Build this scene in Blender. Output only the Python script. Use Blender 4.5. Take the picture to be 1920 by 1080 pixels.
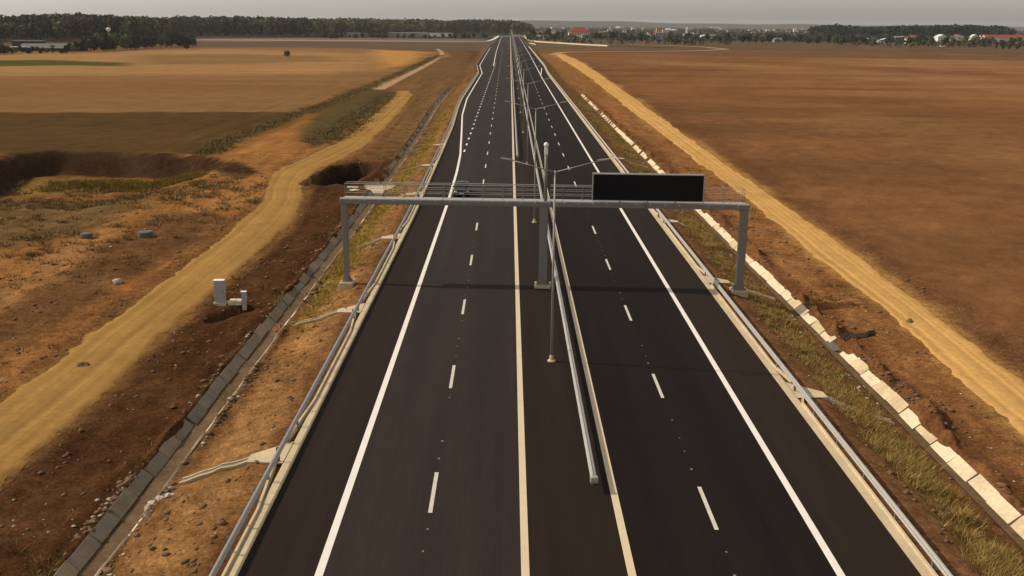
import bpy, math, random
import numpy as np
from mathutils import Vector, Matrix
random.seed(7); RNG = np.random.default_rng(7)
S = bpy.context.scene
for o in list(bpy.data.objects): bpy.data.objects.remove(o)
COL = S.collection

# ------------------------------------------------------------------ camera
CAM_H, F_PX, HORIZON, YAW, ROLL = 19.2, 1830.0, 45.0, 0.0043, math.radians(0.45)
PITCH = math.atan((540 - HORIZON) / F_PX)
cam = bpy.data.cameras.new('camera'); camo = bpy.data.objects.new('camera', cam); COL.objects.link(camo)
cam.sensor_width = 36; cam.lens = F_PX / 1920 * 36; cam.clip_start = 0.5; cam.clip_end = 40000
camo.location = (0, 0, CAM_H)
_R = Matrix.Rotation(-YAW, 4, 'Z') @ Matrix.Rotation(math.pi / 2 - PITCH, 4, 'X') @ Matrix.Rotation(ROLL, 4, 'Z')
camo.rotation_euler = _R.to_euler()
S.camera = camo
S.render.resolution_x, S.render.resolution_y = 1024, 576

# ------------------------------------------------------------------ sky, sun, exposure
SUN_EL, SUN_AZ = math.radians(40.5), math.radians(9)          # sun to the left (-X), a little ahead
W = bpy.data.worlds.new('World'); S.world = W; W.use_nodes = True
nt = W.node_tree; nt.nodes.clear()
sky = nt.nodes.new('ShaderNodeTexSky'); sky.sky_type = 'NISHITA'; sky.sun_disc = False
sky.sun_elevation = SUN_EL; sky.sun_rotation = math.radians(-90) + SUN_AZ
sky.air_density = 1.0; sky.dust_density = 1.6; sky.ozone_density = 1.0; sky.altitude = 100
hs = nt.nodes.new('ShaderNodeHueSaturation'); hs.inputs['Saturation'].default_value = 0.16
tint = nt.nodes.new('ShaderNodeMix'); tint.data_type = 'RGBA'; tint.blend_type = 'MULTIPLY'; tint.inputs[0].default_value = 1
tint.inputs[7].default_value = (1.0, 0.955, 0.895, 1)
bg = nt.nodes.new('ShaderNodeBackground'); bg.inputs[1].default_value = 0.134
wo = nt.nodes.new('ShaderNodeOutputWorld')
nt.links.new(sky.outputs[0], hs.inputs['Color']); nt.links.new(hs.outputs[0], tint.inputs[6])
nt.links.new(tint.outputs[2], bg.inputs[0]); nt.links.new(bg.outputs[0], wo.inputs[0])
sl = bpy.data.lights.new('sun', 'SUN'); sl.energy = 3.5; sl.angle = math.radians(0.6); sl.color = (1.0, 0.87, 0.69)
so = bpy.data.objects.new('sun', sl); COL.objects.link(so); so.location = (-200, 100, 200)
SUNV = Vector((-math.cos(SUN_EL) * math.cos(SUN_AZ), math.cos(SUN_EL) * math.sin(SUN_AZ), math.sin(SUN_EL)))
so.rotation_euler = (-SUNV).to_track_quat('-Z', 'Y').to_euler()
vs = S.view_settings; vs.view_transform = 'Standard'; vs.look = 'None'; vs.exposure = 0.0; vs.gamma = 1.0
vs.use_curve_mapping = False
S.render.engine = 'CYCLES'

# ------------------------------------------------------------------ helpers
def gp(px, py, z=0.0):
    """point of the ground plane at height z that the survey photograph shows at pixel px, py"""
    u, v = (px - 960) / F_PX, (py - 540) / F_PX
    c, s = math.cos(ROLL), math.sin(ROLL)
    u, v = u * c + v * s, -u * s + v * c
    a, b, d = u, math.cos(PITCH) - v * math.sin(PITCH), -math.sin(PITCH) - v * math.cos(PITCH)
    cy, sy = math.cos(YAW), math.sin(YAW)
    a, b = a * cy + b * sy, -a * sy + b * cy
    t = (z - CAM_H) / d
    return (a * t, b * t)

def lin(c):
    c = np.asarray(c, float) / 255
    return np.where(c <= 0.04045, c / 12.92, ((c + 0.055) / 1.055) ** 2.4)
ILLUM = np.array([1.02, 0.93, 0.80])              # daylight reflected by a white horizontal sheet
def alb(c): return np.clip(lin(c) / ILLUM, 0.004, 0.85)

def hash2(ix, iy, seed):
    h = (ix.astype(np.int64) * 374761393 + iy.astype(np.int64) * 668265263 + seed * 974711) & 0x7fffffff
    h = ((h ^ (h >> 13)) * 1274126177) & 0x7fffffff
    return ((h ^ (h >> 16)) & 0xffff) / 65535.0
def vnoise(x, y, seed=0):
    x0, y0 = np.floor(x), np.floor(y); fx, fy = x - x0, y - y0
    fx, fy = fx * fx * (3 - 2 * fx), fy * fy * (3 - 2 * fy)
    a, b = hash2(x0, y0, seed), hash2(x0 + 1, y0, seed); c, d = hash2(x0, y0 + 1, seed), hash2(x0 + 1, y0 + 1, seed)
    return (a + (b - a) * fx) * (1 - fy) + (c + (d - c) * fx) * fy
def fbm(x, y, seed=0, n=4):
    r, a, t = 0, 1.0, 0
    for i in range(n):
        r = r + a * vnoise(x * 2 ** i + i * 17.3, y * 2 ** i - i * 9.1, seed + i); t += a; a *= 0.5
    return r / t - 0.5
def sstep(a, b, x):
    t = np.clip((x - a) / (b - a + 1e-9), 0, 1); return t * t * (3 - 2 * t)
def poly_sd(x, y, P):
    """signed distance, positive inside"""
    P = np.asarray(P, float); d = np.full(x.shape, 1e18); ins = np.zeros(x.shape, bool)
    for i in range(len(P)):
        (ax, ay), (bx, by) = P[i], P[(i + 1) % len(P)]
        ex, ey = bx - ax, by - ay
        t = np.clip(((x - ax) * ex + (y - ay) * ey) / (ex * ex + ey * ey + 1e-12), 0, 1)
        d = np.minimum(d, (x - ax - t * ex) ** 2 + (y - ay - t * ey) ** 2)
        if ay != by:
            cr = ((ay > y) != (by > y)) & (x < ex * (y - ay) / (by - ay) + ax)
            ins ^= cr
    d = np.sqrt(d); return np.where(ins, d, -d)

def poly_near(x, y, P, margin):
    P = np.asarray(P, float); lo, hi = P.min(0) - margin, P.max(0) + margin
    m = (x > lo[0]) & (x < hi[0]) & (y > lo[1]) & (y < hi[1]); d = np.full(np.shape(x), -1e3)
    if m.any(): d[m] = poly_sd(x[m], y[m], P)
    return d

def new_mesh(name, v, f, smooth=False):
    me = bpy.data.meshes.new(name); me.from_pydata([tuple(p) for p in v], [], [tuple(q) for q in f]); me.update()
    if smooth: me.polygons.foreach_set('use_smooth', [True] * len(me.polygons))
    return me
def quads_mesh(name, V, Fq, smooth=False):
    me = bpy.data.meshes.new(name); V = np.asarray(V, np.float32); Fq = np.asarray(Fq, np.int32); k = Fq.shape[1]
    me.vertices.add(len(V)); me.vertices.foreach_set('co', V.ravel())
    me.loops.add(Fq.size); me.loops.foreach_set('vertex_index', Fq.ravel())
    me.polygons.add(len(Fq)); me.polygons.foreach_set('loop_start', np.arange(0, Fq.size, k, dtype=np.int32))
    me.polygons.foreach_set('loop_total', np.full(len(Fq), k, np.int32))
    if smooth: me.polygons.foreach_set('use_smooth', np.ones(len(Fq), bool))
    me.update(calc_edges=True); return me
def set_col(me, C, name='Col'):
    a = me.attributes.new(name, 'FLOAT_COLOR', 'POINT')
    C = np.asarray(C, np.float32)
    a.data.foreach_set('color', np.c_[C, np.ones(len(C), np.float32)].astype(np.float32).ravel())
def tag(o, label=None, cat=None, group=None, kind=None):
    if label: o['label'] = label
    if cat: o['category'] = cat
    if group: o['group'] = group
    if kind: o['kind'] = kind
    return o
def add(name, me, mat=None, parent=None, loc=None):
    o = bpy.data.objects.new(name, me); COL.objects.link(o)
    if mat is not None and me is not None and not me.materials: me.materials.append(mat)
    if parent: o.parent = parent
    if loc is not None: o.location = loc
    return o
def empty(name, loc, rz=0, label=None, cat=None, group=None):
    o = bpy.data.objects.new(name, None); COL.objects.link(o); o.location = loc; o.rotation_euler = (0, 0, rz)
    o.empty_display_size = 0.2
    return tag(o, label, cat, group)
def copy_tree(o, parent=None):
    c = o.copy(); COL.objects.link(c); c.parent = parent
    for ch in [k for k in bpy.data.objects if k.parent == o]: copy_tree(ch, c)
    return c

class MB:
    def __init__(s): s.v, s.f = [], []
    def box(s, c, d, rz=0):
        n = len(s.v); cs, sn = math.cos(rz), math.sin(rz)
        for dx, dy, dz in ((-1,-1,-1),(1,-1,-1),(1,1,-1),(-1,1,-1),(-1,-1,1),(1,-1,1),(1,1,1),(-1,1,1)):
            x, y = dx * d[0] / 2, dy * d[1] / 2
            s.v.append((c[0] + x * cs - y * sn, c[1] + x * sn + y * cs, c[2] + dz * d[2] / 2))
        for q in ((0,3,2,1),(4,5,6,7),(0,1,5,4),(1,2,6,5),(2,3,7,6),(3,0,4,7)): s.f.append(tuple(n + i for i in q))
        return s
    def hexa(s, P):
        """8 corners: bottom 4 counter-clockwise, top 4"""
        n = len(s.v); s.v += [tuple(p) for p in P]
        for q in ((0,3,2,1),(4,5,6,7),(0,1,5,4),(1,2,6,5),(2,3,7,6),(3,0,4,7)): s.f.append(tuple(n + i for i in q))
        return s
    def beam(s, p, q, w, h):
        p, q = Vector(p), Vector(q); d = (q - p).normalized()
        up = Vector((0, 0, 1)) if abs(d.z) < 0.95 else Vector((0, 1, 0))
        r = d.cross(up).normalized() * (w / 2); u = r.cross(d).normalized() * (h / 2)
        return s.hexa([p - r - u, p + r - u, q + r - u, q - r - u, p - r + u, p + r + u, q + r + u, q - r + u])
    def rings(s, R, closed=True, caps=True):
        k = len(R[0]); n = len(s.v)
        for r in R: s.v += [tuple(p) for p in r]
        for i in range(len(R) - 1):
            for j in range(k if closed else k - 1):
                a, b = n + i * k + j, n + i * k + (j + 1) % k
                s.f.append((a, b, b + k, a + k))
        if caps:
            s.f.append(tuple(n + j for j in reversed(range(k)))); s.f.append(tuple(n + (len(R) - 1) * k + j for j in range(k)))
        return s
    def tube(s, p, q, r0, r1=None, n=8):
        r1 = r0 if r1 is None else r1; p, q = Vector(p), Vector(q); d = (q - p).normalized()
        a = d.orthogonal().normalized(); b = d.cross(a)
        ring = lambda c, r: [c + a * (r * math.cos(t * 2 * math.pi / n)) + b * (r * math.sin(t * 2 * math.pi / n)) for t in range(n)]
        return s.rings([ring(p, r0), ring(q, r1)])
    def lathe(s, c, prof, n=16):
        return s.rings([[(c[0] + r * math.cos(t * 2 * math.pi / n), c[1] + r * math.sin(t * 2 * math.pi / n), c[2] + z) for t in range(n)] for r, z in prof])
    def build(s, name, mat, parent=None, loc=None, smooth=False):
        return add(name, new_mesh(name, s.v, s.f, smooth), mat, parent, loc)
    def bev(s, name, mat, parent=None, loc=None, w=0.02):
        o = s.build(name, mat, parent, loc); m = o.modifiers.new('bevel', 'BEVEL'); m.width = w; m.segments = 2; m.limit_method = 'ANGLE'
        return o

# ------------------------------------------------------------------ materials
def mat(name, col, rough=0.8, metal=0.0, nscale=None, namt=0.3, bump=0.0, bscale=None, attr=None, spec=0.3, stretch=None, wattr=None):
    m = bpy.data.materials.new(name); m.use_nodes = True; t = m.node_tree; p = t.nodes['Principled BSDF']
    p.inputs['Roughness'].default_value = rough; p.inputs['Metallic'].default_value = metal
    p.inputs['Specular IOR Level'].default_value = spec
    if attr:
        a = t.nodes.new('ShaderNodeAttribute'); a.attribute_name = attr; out = a.outputs['Color']
    else:
        a = t.nodes.new('ShaderNodeRGB'); a.outputs[0].default_value = (*[float(x) for x in col], 1); out = a.outputs[0]
    geo = t.nodes.new('ShaderNodeNewGeometry'); pos = geo.outputs['Position']
    if stretch:
        mp = t.nodes.new('ShaderNodeMapping'); mp.inputs['Scale'].default_value = stretch
        t.links.new(pos, mp.inputs[0]); pos = mp.outputs[0]
    if nscale:
        for k, sc in enumerate(nscale if isinstance(nscale, (list, tuple)) else [nscale]):
            n = t.nodes.new('ShaderNodeTexNoise'); n.inputs['Scale'].default_value = sc; n.inputs['Detail'].default_value = 6
            n.inputs['Roughness'].default_value = 0.62
            t.links.new(pos, n.inputs['Vector'])
            mr = t.nodes.new('ShaderNodeMapRange'); mr.inputs[1].default_value = 0.28; mr.inputs[2].default_value = 0.72
            am = namt[k] if isinstance(namt, (list, tuple)) else namt
            mr.inputs[3].default_value = 1 - am; mr.inputs[4].default_value = 1 + am
            t.links.new(n.outputs[0], mr.inputs[0])
            mx = t.nodes.new('ShaderNodeMix'); mx.data_type = 'RGBA'; mx.blend_type = 'MULTIPLY'; mx.inputs[0].default_value = 1
            if wattr:
                wa = t.nodes.new('ShaderNodeAttribute'); wa.attribute_name = wattr; t.links.new(wa.outputs['Fac'], mx.inputs[0])
            t.links.new(out, mx.inputs[6]); t.links.new(mr.outputs[0], mx.inputs[7]); out = mx.outputs[2]
    t.links.new(out, p.inputs['Base Color'])
    if bump:
        n = t.nodes.new('ShaderNodeTexNoise'); n.inputs['Scale'].default_value = bscale or 6; n.inputs['Detail'].default_value = 8
        n.inputs['Roughness'].default_value = 0.7
        t.links.new(pos, n.inputs['Vector'])
        b = t.nodes.new('ShaderNodeBump'); b.inputs['Strength'].default_value = 1; b.inputs['Distance'].default_value = bump
        t.links.new(n.outputs[0], b.inputs['Height']); t.links.new(b.outputs[0], p.inputs['Normal'])
    return m
M = {}
M['ground'] = mat('soil', None, 0.95, attr='Col', nscale=[0.30, 1.5, 6.0, 22.0], namt=[0.26, 0.36, 0.34, 0.22], bump=0.16, bscale=1.9, spec=0.0, wattr='Rough')
M['track'] = mat('sandy_track', None, 0.95, attr='Col', nscale=[0.5, 3.0], namt=[0.10, 0.13], bump=0.05, bscale=2.0, spec=0.0)
M['asphalt_l'] = mat('asphalt_worn', (0.0285, 0.0215, 0.019), 0.85, nscale=[0.10, 0.75, 11.0], namt=[0.16, 0.20, 0.14], bump=0.006, bscale=30, stretch=(1, 0.035, 1), spec=0.07)
M['asphalt_m'] = mat('asphalt_shoulder', (0.022, 0.0152, 0.0115), 0.8, nscale=[0.12, 0.8, 11.0], namt=[0.16, 0.2, 0.14], bump=0.006, bscale=30, stretch=(1, 0.035, 1), spec=0.05)
M['asphalt_r'] = mat('asphalt_fresh', (0.0135, 0.0098, 0.0084), 0.8, nscale=[0.10, 0.75, 11.0], namt=[0.16, 0.20, 0.14], bump=0.006, bscale=30, stretch=(1, 0.035, 1), spec=0.05)
M['paint'] = mat('road_paint', (0.76, 0.70, 0.64), 0.6, nscale=[1.2, 14], namt=[0.05, 0.07])
M['paint_y'] = mat('road_paint_dusty', (0.60, 0.49, 0.33), 0.65, nscale=[1.2, 14], namt=[0.06, 0.08])
M['paint_d'] = mat('dash_paint_dusty', (0.55, 0.50, 0.42), 0.65, nscale=[2.5, 20], namt=[0.12, 0.25])
M['concrete'] = mat('concrete', (0.52, 0.42, 0.27), 0.9, nscale=[0.6, 5], namt=[0.14, 0.12], bump=0.01, bscale=14)
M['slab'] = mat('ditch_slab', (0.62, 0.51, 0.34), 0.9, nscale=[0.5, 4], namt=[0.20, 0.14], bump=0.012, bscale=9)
M['slab_grey'] = mat('grey_slab', (0.235, 0.198, 0.155), 0.9, nscale=[0.5, 4], namt=[0.18, 0.14], bump=0.012, bscale=9)  # darker than the cream slabs, ditch wall shade put into the colour
M['galv'] = mat('galvanised_steel', (0.44, 0.418, 0.39), 0.5, 0.45, nscale=[1.5, 9], namt=[0.08, 0.08], spec=0.5)
M['lamp_steel'] = mat('lamp_steel', (0.31, 0.29, 0.265), 0.6, 0.3, nscale=4, namt=.08)
M['post'] = mat('post_steel', (0.20, 0.20, 0.205), 0.6, 0.3)
M['gantry'] = mat('gantry_steel', (0.20, 0.184, 0.166), 0.55, 0.25, nscale=[0.8, 6], namt=[0.07, 0.06], spec=0.5)
M['white'] = mat('white_paint', (0.80, 0.79, 0.77), 0.5)
M['screen'] = mat('dark_display', (0.004, 0.004, 0.005), 0.55, nscale=20, namt=0.2, spec=0.15)
M['dark'] = mat('dark_rubber', (0.012, 0.012, 0.012), 0.8)
M['black'] = mat('black_car_paint', (0.004, 0.004, 0.004), 0.3, spec=0.25)
M['glass'] = mat('dark_glass', (0.012, 0.013, 0.014), 0.12, spec=0.4)
M['chrome'] = mat('bright_metal', (0.6, 0.6, 0.62), 0.25, 0.9)
M['lamp_glass'] = mat('lamp_glass', (0.75, 0.75, 0.72), 0.2)
M['cabinet'] = mat('cabinet_grey', (0.34, 0.34, 0.335), 0.6, nscale=3, namt=0.06)
M['manhole'] = mat('manhole_concrete', (0.12, 0.105, 0.09), 0.9, nscale=[2, 9], namt=[0.2, 0.15])
M['stone'] = mat('stones', (0.42, 0.36, 0.28), 0.95, nscale=3, namt=0.3)
M['clod'] = mat('clods', (0.15, 0.088, 0.046), 0.95, nscale=2, namt=0.35)
M['bark'] = mat('bark', (0.06, 0.045, 0.033), 0.9)
M['leaf'] = mat('foliage', None, 0.85, attr='Col', nscale=0.15, namt=0.25, spec=0.05)
M['grass'] = mat('grass', None, 0.9, attr='Col', spec=0.0)
M['red'] = mat('red_cloth', (0.35, 0.05, 0.03), 0.8)
M['shade_strip'] = mat('shade_brown', (0.034, 0.024, 0.016), 0.95, bump=0.03, bscale=5)  # dark brown that paints shade beside the drain outlet

# ------------------------------------------------------------------ layout of the motorway (metres, road runs along +Y)
def pl(t, P):                                  # piecewise linear
    P = np.asarray(P, float); return np.interp(t, P[:, 0], P[:, 1])
PAVE_L = [(-60, -9.62), (100, -9.65), (150, -10.2), (190, -10.7), (235, -11.9), (262, -12.3), (403, -12.2), (481, -15.4), (865, -17.6), (1100, -15), (2000, -15)]
EDGE_L = [(-60, -6.72), (107, -6.75), (130, -6.95), (148, -7.35), (178, -8.6), (215, -10.2), (262, -11.2), (403, -11.0), (478, -14.2), (850, -16.2)]
PAVE_R = [(-60, 15.05), (400, 15.15), (470, 16.2), (850, 16.6), (1000, 15.6), (2000, 15.6)]
EDGE_R = [(-60, 12.15), (385, 12.1), (452, 14.6), (800, 15.2)]
ROAD_END = 1555
X_RAIL_L, X_RAIL_R = -10.62, 15.72

PIT = [(-35, 136), (-40, 145), (-48, 152.5), (-60, 156), (-73, 157.5), (-78, 153), (-77, 146), (-73, 132), (-68, 115), (-62, 98), (-50, 92), (-38, 108), (-35, 124)]
HOLE = [(-27.0, 125), (-27.2, 132), (-25.6, 140), (-22.8, 145.5), (-19.6, 143), (-19.2, 133), (-20.6, 125), (-24.5, 123.5)]
TRENCH = [(-21.3, 66.6), (-20.2, 68.6), (-18.6, 69.6), (-18.1, 68.2), (-19.6, 66.2), (-20.2, 64.4), (-21.2, 64.6)]
TRACK_L_R = [(0,905),(200,740),(330,610),(440,520),(540,430),(570,380),(572,345),(590,320),(640,300),(700,268),(760,200),(776,180),(768,171)]
TRACK_L_L = [(0,750),(150,640),(300,530),(420,440),(490,380),(500,345),(515,320),(560,300),(640,265),(700,215),(735,185),(742,176),(744,171)]
TRACK_R_L = [(1920,830),(1700,620),(1500,460),(1420,390),(1250,260),(1160,190),(1100,140),(1050,110),(1038,100)]
TRACK_R_R = [(1920,715),(1800,620),(1600,470),(1400,335),(1240,220),(1150,155),(1085,112),(1058,102)]
def arc_resample(P, n):
    P = np.asarray(P, float); d = np.r_[0, np.cumsum(np.hypot(*np.diff(P, axis=0).T))]
    t = np.linspace(0, d[-1], n); return np.c_[np.interp(t, d, P[:, 0]), np.interp(t, d, P[:, 1])]
def smooth_pl(P, it=2):
    P = np.asarray(P, float)
    for _ in range(it):
        Q = [P[0]]
        for a, b in zip(P[:-1], P[1:]): Q += [a * 0.75 + b * 0.25, a * 0.25 + b * 0.75]
        P = np.array(Q + [P[-1]])
    return P
def track_edges(Lp, Rp, z, head):
    L = smooth_pl([head[0]] + [gp(*p, z) for p in Lp], 1); R = smooth_pl([head[1]] + [gp(*p, z) for p in Rp], 1)
    return L, R
TL = track_edges(TRACK_L_L, TRACK_L_R, -1.0, ((-28.0, 5), (-22.8, 5)))
TR = track_edges(TRACK_R_L, TRACK_R_R, -0.7, ((25.2, 5), (30.0, 5)))
TLP = np.r_[TL[0], TL[1][::-1]]; TRP = np.r_[TR[0], TR[1][::-1]]

PROFILE = [(-1e5,-1.0),(-18.6,-1.0),(-17.12,-1.0),(-17.04,-1.05),(-16.54,-1.56),(-15.66,-1.56),(-15.28,-1.06),(-15.2,-1.0),(-14.6,-0.92),(-12.6,-0.42),(-11.4,-0.07),
           (-10.5,-0.06),(-10.2,-0.2),(14.9,-0.2),(15.4,-0.06),(16.7,-0.07),(18.3,-0.62),(20.2,-1.15),(21.0,-1.30),(21.25,-1.52),(21.62,-1.52),(22.16,-1.06),(22.24,-0.94),(24,-0.8),(28,-0.7),(1e5,-0.7)]
def height(x, y):
    x = np.asarray(x, float); y = np.asarray(y, float)
    sh = pl(y, PAVE_L) + 9.62
    xe = np.where(x < 0, np.minimum(x - sh, np.where(x < -9, 1e9, 0)), x - (pl(y, PAVE_R) - 15.05))
    h = pl(xe, PROFILE)
    flat = np.where(x < 0, np.where((xe < -14.6) & (xe > -18), np.interp(xe, [-18, -14.6], [-1.0, -.92]), h), np.where((xe > 20.2) & (xe < 23), np.interp(xe, [20.2, 23], [-1.15, -.84]), h))
    fo = sstep(300, 345, y); h = h * (1 - fo) + flat * fo
    # rough soil off the carriageway, flat under tracks and slabs
    d1 = poly_near(x, y, TLP, 6); d2 = poly_near(x, y, TRP, 6)
    soft = sstep(-.7, 1.6, -d1) * sstep(-.7, 1.6, -d2)
    out = np.where(x < 0, sstep(11.0, 13.0, -xe), sstep(16.5, 18.0, xe))
    ditch = np.where(x < 0, 1 - sstep(14.8, 15.1, -xe) * (1 - sstep(17.2, 17.9, -xe)), 1 - sstep(20.5, 20.9, xe) * (1 - sstep(22.35, 22.9, xe)))
    near = 1 - sstep(150, 400, y)
    rough = fbm(x * 0.22, y * 0.22, 3) * 0.55 + fbm(x * 1.1, y * 1.1, 9) * 0.26 + fbm(x * 3.1, y * 3.1, 14, 2) * 0.08
    amp = np.where(x < 0, 1.0, 0.7)
    h = h + rough * soft * out * ditch * near * amp
    lap = np.clip(fbm(x * .9, y * .5, 26, 3) + .05, 0, .5) * near      # soil slumped over the slab edges
    h = h + lap * np.where(x < 0, .9 * np.clip(1 - np.abs(xe + 17.1) / .42, 0, 1) + .75 * np.clip(1 - np.abs(xe + 15.2) / .35, 0, 1), 2.6 * np.clip(1 - np.abs(xe - 22.5) / .75, 0, 1))
    # windrow clods along the left track, spoil bank
    h = h + 0.35 * np.clip(1 - np.abs(d1 + 1.0) / 0.9, 0, 1) * near * (fbm(x * 0.6, y * 0.6, 21) + 0.35) * (y > 20)
    dp = poly_near(x, y, PIT, 8) + fbm(x * 0.15, y * 0.15, 31) * 3
    ramp = sstep(92, 140, y) * (1 - sstep(-54, -38, x))
    h = h - 3.4 * sstep(0, 2.6, dp) * ramp - 0.4 * fbm(x * 0.5, y * 0.5, 41) * sstep(0, 3, dp)
    dh = poly_near(x, y, HOLE, 4) + fbm(x * 0.5, y * 0.5, 37) * 1.0
    h = h - 3.6 * sstep(0, 1.5, dh) + 0.35 * np.clip(1 - np.abs(dh + 1.0) / 1.0, 0, 1) * soft
    dt = poly_near(x, y, TRENCH, 4) + fbm(x * 1.2, y * 1.2, 47) * 0.3
    h = h - 0.9 * sstep(0, 0.5, dt)
    far = sstep(700, 6000, y)
    return h + far * 1.0

# ------------------------------------------------------------------ ground sheet
def axis(lo_f, hi_f, fine, start, ratio, end):
    r = [start]
    while r[-1] < end: r.append(r[-1] + max(fine, ratio * abs(r[-1])))
    return r
xs = set()
def addr(a, b, d):
    for t in np.arange(a, b, d): xs.add(round(float(t), 3))
addr(-26, -18.4, .28); addr(-18.4, -14.4, .10); addr(-14.4, -9.6, .25); addr(-9.6, 14.8, 1.2); addr(14.8, 20.4, .22); addr(20.4, 22.9, .10); addr(22.9, 26, .25)
xv = sorted(xs)
xv = [-t for t in axis(0, 0, .3, 26.0, .0155, 9000)][::-1] + xv + axis(0, 0, .3, 26.0, .0155, 9000)
xv = np.unique(np.round(xv, 3))
yv = np.array([-60, -40, -20, 0, 10] + axis(0, 0, .28, 18.0, .0082, 14000))
X, Y = np.meshgrid(xv, yv); x, y = X.ravel(), Y.ravel()
z = height(x, y)
nx, ny = len(xv), len(yv)
idx = np.arange(nx * ny).reshape(ny, nx)
Fq = np.stack([idx[:-1, :-1], idx[:-1, 1:], idx[1:, 1:], idx[1:, :-1]], -1).reshape(-1, 4)
# land cover: soils and crops by colour; pit bank and hole also carry painted shade
Cc = np.tile(alb((104, 68, 39)), (len(x), 1))
pxs = 1.2 + y.clip(20) / 90.0
wx = x + (fbm(x * .25, y * .25, 51) * 1.6 + fbm(x * .03, y * .03, 52) * y.clip(0, 900) * .02)
wy = y + (fbm(x * .25, y * .25, 53) * 1.6 + fbm(x * .03, y * .012, 54) * y.clip(0, 900) * .06)
def cover(P, c, soft=1.0, z=-1.0, world=False, k=1.0):
    P = np.array(P if world else [gp(*p, z) for p in P], float)
    lo, hi = P.min(0) - 60, P.max(0) + 60
    m = (x > lo[0]) & (x < hi[0]) & (y > lo[1]) & (y < hi[1])
    if not m.any(): return
    d = poly_sd(wx[m], wy[m], P); s = soft * pxs[m]
    a = (sstep(-1, 1, d / s) * k)[:, None]
    Cc[m] = Cc[m] * (1 - a) + alb(c) * a
B = 4000
# right hand side
cover([(23, -60), (23, 900), (B, 900), (B, -60)], (115, 77, 46), 0.6, world=True)
cover([(1460,113),(1700,128),(2600,175),(2600,130),(1920,116),(1600,108)], (130, 90, 55), 2.5, -.7)
cover([(1250,150),(1700,190),(2600,260),(2600,225),(1900,165),(1350,140)], (122, 83, 50), 3, -.7, k=.8)
cover([(1180,118),(1500,140),(1900,172),(2600,235),(2600,195),(1900,150),(1500,124),(1200,112)], (134, 95, 58), 3, -.7, k=.6)
cover([(1480,225),(1920,330),(2600,480),(2600,350),(1920,250),(1600,205)], (126, 88, 54), 3, -.7, k=.6)
cover([(1650,97),(1800,101),(2600,125),(2600,106),(1800,93)], (88, 69, 44), 2, -.7)
cover([(1000,96),(1180,101),(1500,108),(2600,122),(2600,92),(1900,88),(1400,80),(1000,80)], (98, 72, 48), 2, -.7, k=.7)
cover([(22.3, -60), (22.3, 700), (32, 700), (31, 300), (27.6, 100), (25.6, -60)], (126, 83, 46), 0.35, world=True)
cover([(22.2, -60), (22.2, 320), (23.6, 320), (23.8, 60), (23.6, -60)], (98, 62, 36), 0.25, world=True, k=.85)
cover([(30.5, 20), (32.5, 90), (33.5, 130), (38, 350), (42, 600), (46, 600), (41, 300), (36, 120), (35, 80), (33, 20)], (104, 67, 40), 0.8, world=True, k=.8)
cover([(16.2, -60), (16.2, 900), (17.6, 900), (17.6, -60)], (112, 76, 46), 0.12, world=True)
cover([(17.7, -60), (17.7, 900), (20.3, 900), (20.3, -60)], (104, 80, 42), 0.3, world=True)
# left hand side
cover([(-19, -60), (-24, 125), (-18, 500), (-60, 700), (-B, 700), (-B, -60)], (122, 80, 43), 1, world=True)
cover([(-1800,112),(0,102),(360,89),(600,86),(700,88),(815,95),(830,101),(700,158),(590,200),(430,262),(398,286),(-1800,283)], (121, 87, 52), 0.7)
cover([(-1800,150),(600,140),(700,130),(690,100),(400,92),(0,103),(-1800,112)], (147, 107, 65), 3)
cover([(-1800,215),(440,208),(560,212),(430,262),(398,286),(-1800,290)], (80, 58, 32), 0.35)
cover([(-1800,112),(100,112),(240,119),(250,124),(0,124),(-1800,128)], (74, 72, 33), 1)
cover([(250,104),(420,101),(620,105),(640,116),(420,119),(260,120)], (115, 86, 50), 2, k=.8)
cover([(0,160),(300,150),(640,165),(620,180),(300,172),(0,185)], (122, 84, 45), 3, k=.7)
cover([(700,89),(815,95),(775,117),(720,130),(702,108)], (168, 116, 60), 1)
cover([(560,212),(700,158),(835,101),(850,104),(720,166),(600,215),(500,250),(430,275),(398,290),(380,284),(430,262)], (74, 58, 30), .8, k=.9)
cover([(690,165),(780,125),(832,101),(838,103),(790,128),(712,168)], (152, 120, 82), .5)
cover([(400,300),(470,262),(585,214),(575,240),(560,262),(600,277),(640,290),(520,305),(480,370),(300,480),(-200,820),(-200,480),(200,420),(350,345)], (138, 92, 48), 1)
cover([(566,258),(575,235),(640,195),(700,172),(742,166),(702,215),(642,262),(600,271)], (80, 64, 37), .5)
cover([(-200,330),(100,328),(350,335),(260,352),(60,362),(-200,400)], (110, 86, 40), .8, -4, k=.7)
cover([(-300,350),(120,355),(300,372),(280,405),(120,470),(-300,560)], (90, 72, 42), 1.2, -2.5, k=.75)
cover([(40,560),(180,460),(300,405),(390,400),(420,425),(330,480),(180,570),(-100,740),(-200,760)], (92, 62, 36), .8, -1.3, k=.9)
cover([(-300,620),(60,520),(130,440),(200,430),(120,530),(-300,720)], (148, 104, 62), 1, -1.3, k=.7)
cover([(-80,1400),(-140,940),(130,752),(385,532),(515,415),(545,352),(660,330),(720,300),(770,210),(800,140),(880,95),(900,95),(860,170),(640,455),(130,1080),(0,1250)], (77, 49, 28), .5)
cover([(590,352),(560,420),(500,500),(560,500),(620,420),(640,370)], (76, 47, 28), .6, k=.8)
cover([(720,300),(790,160),(850,110),(880,98),(860,170),(780,270)], (106, 74, 44), 1)
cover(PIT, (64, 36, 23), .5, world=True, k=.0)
dpit = poly_near(x, y, PIT, 8); bank = sstep(-0.6, .4, dpit) * (1 - sstep(3.6, 5.0, dpit)) * sstep(128, 136, y)
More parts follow.
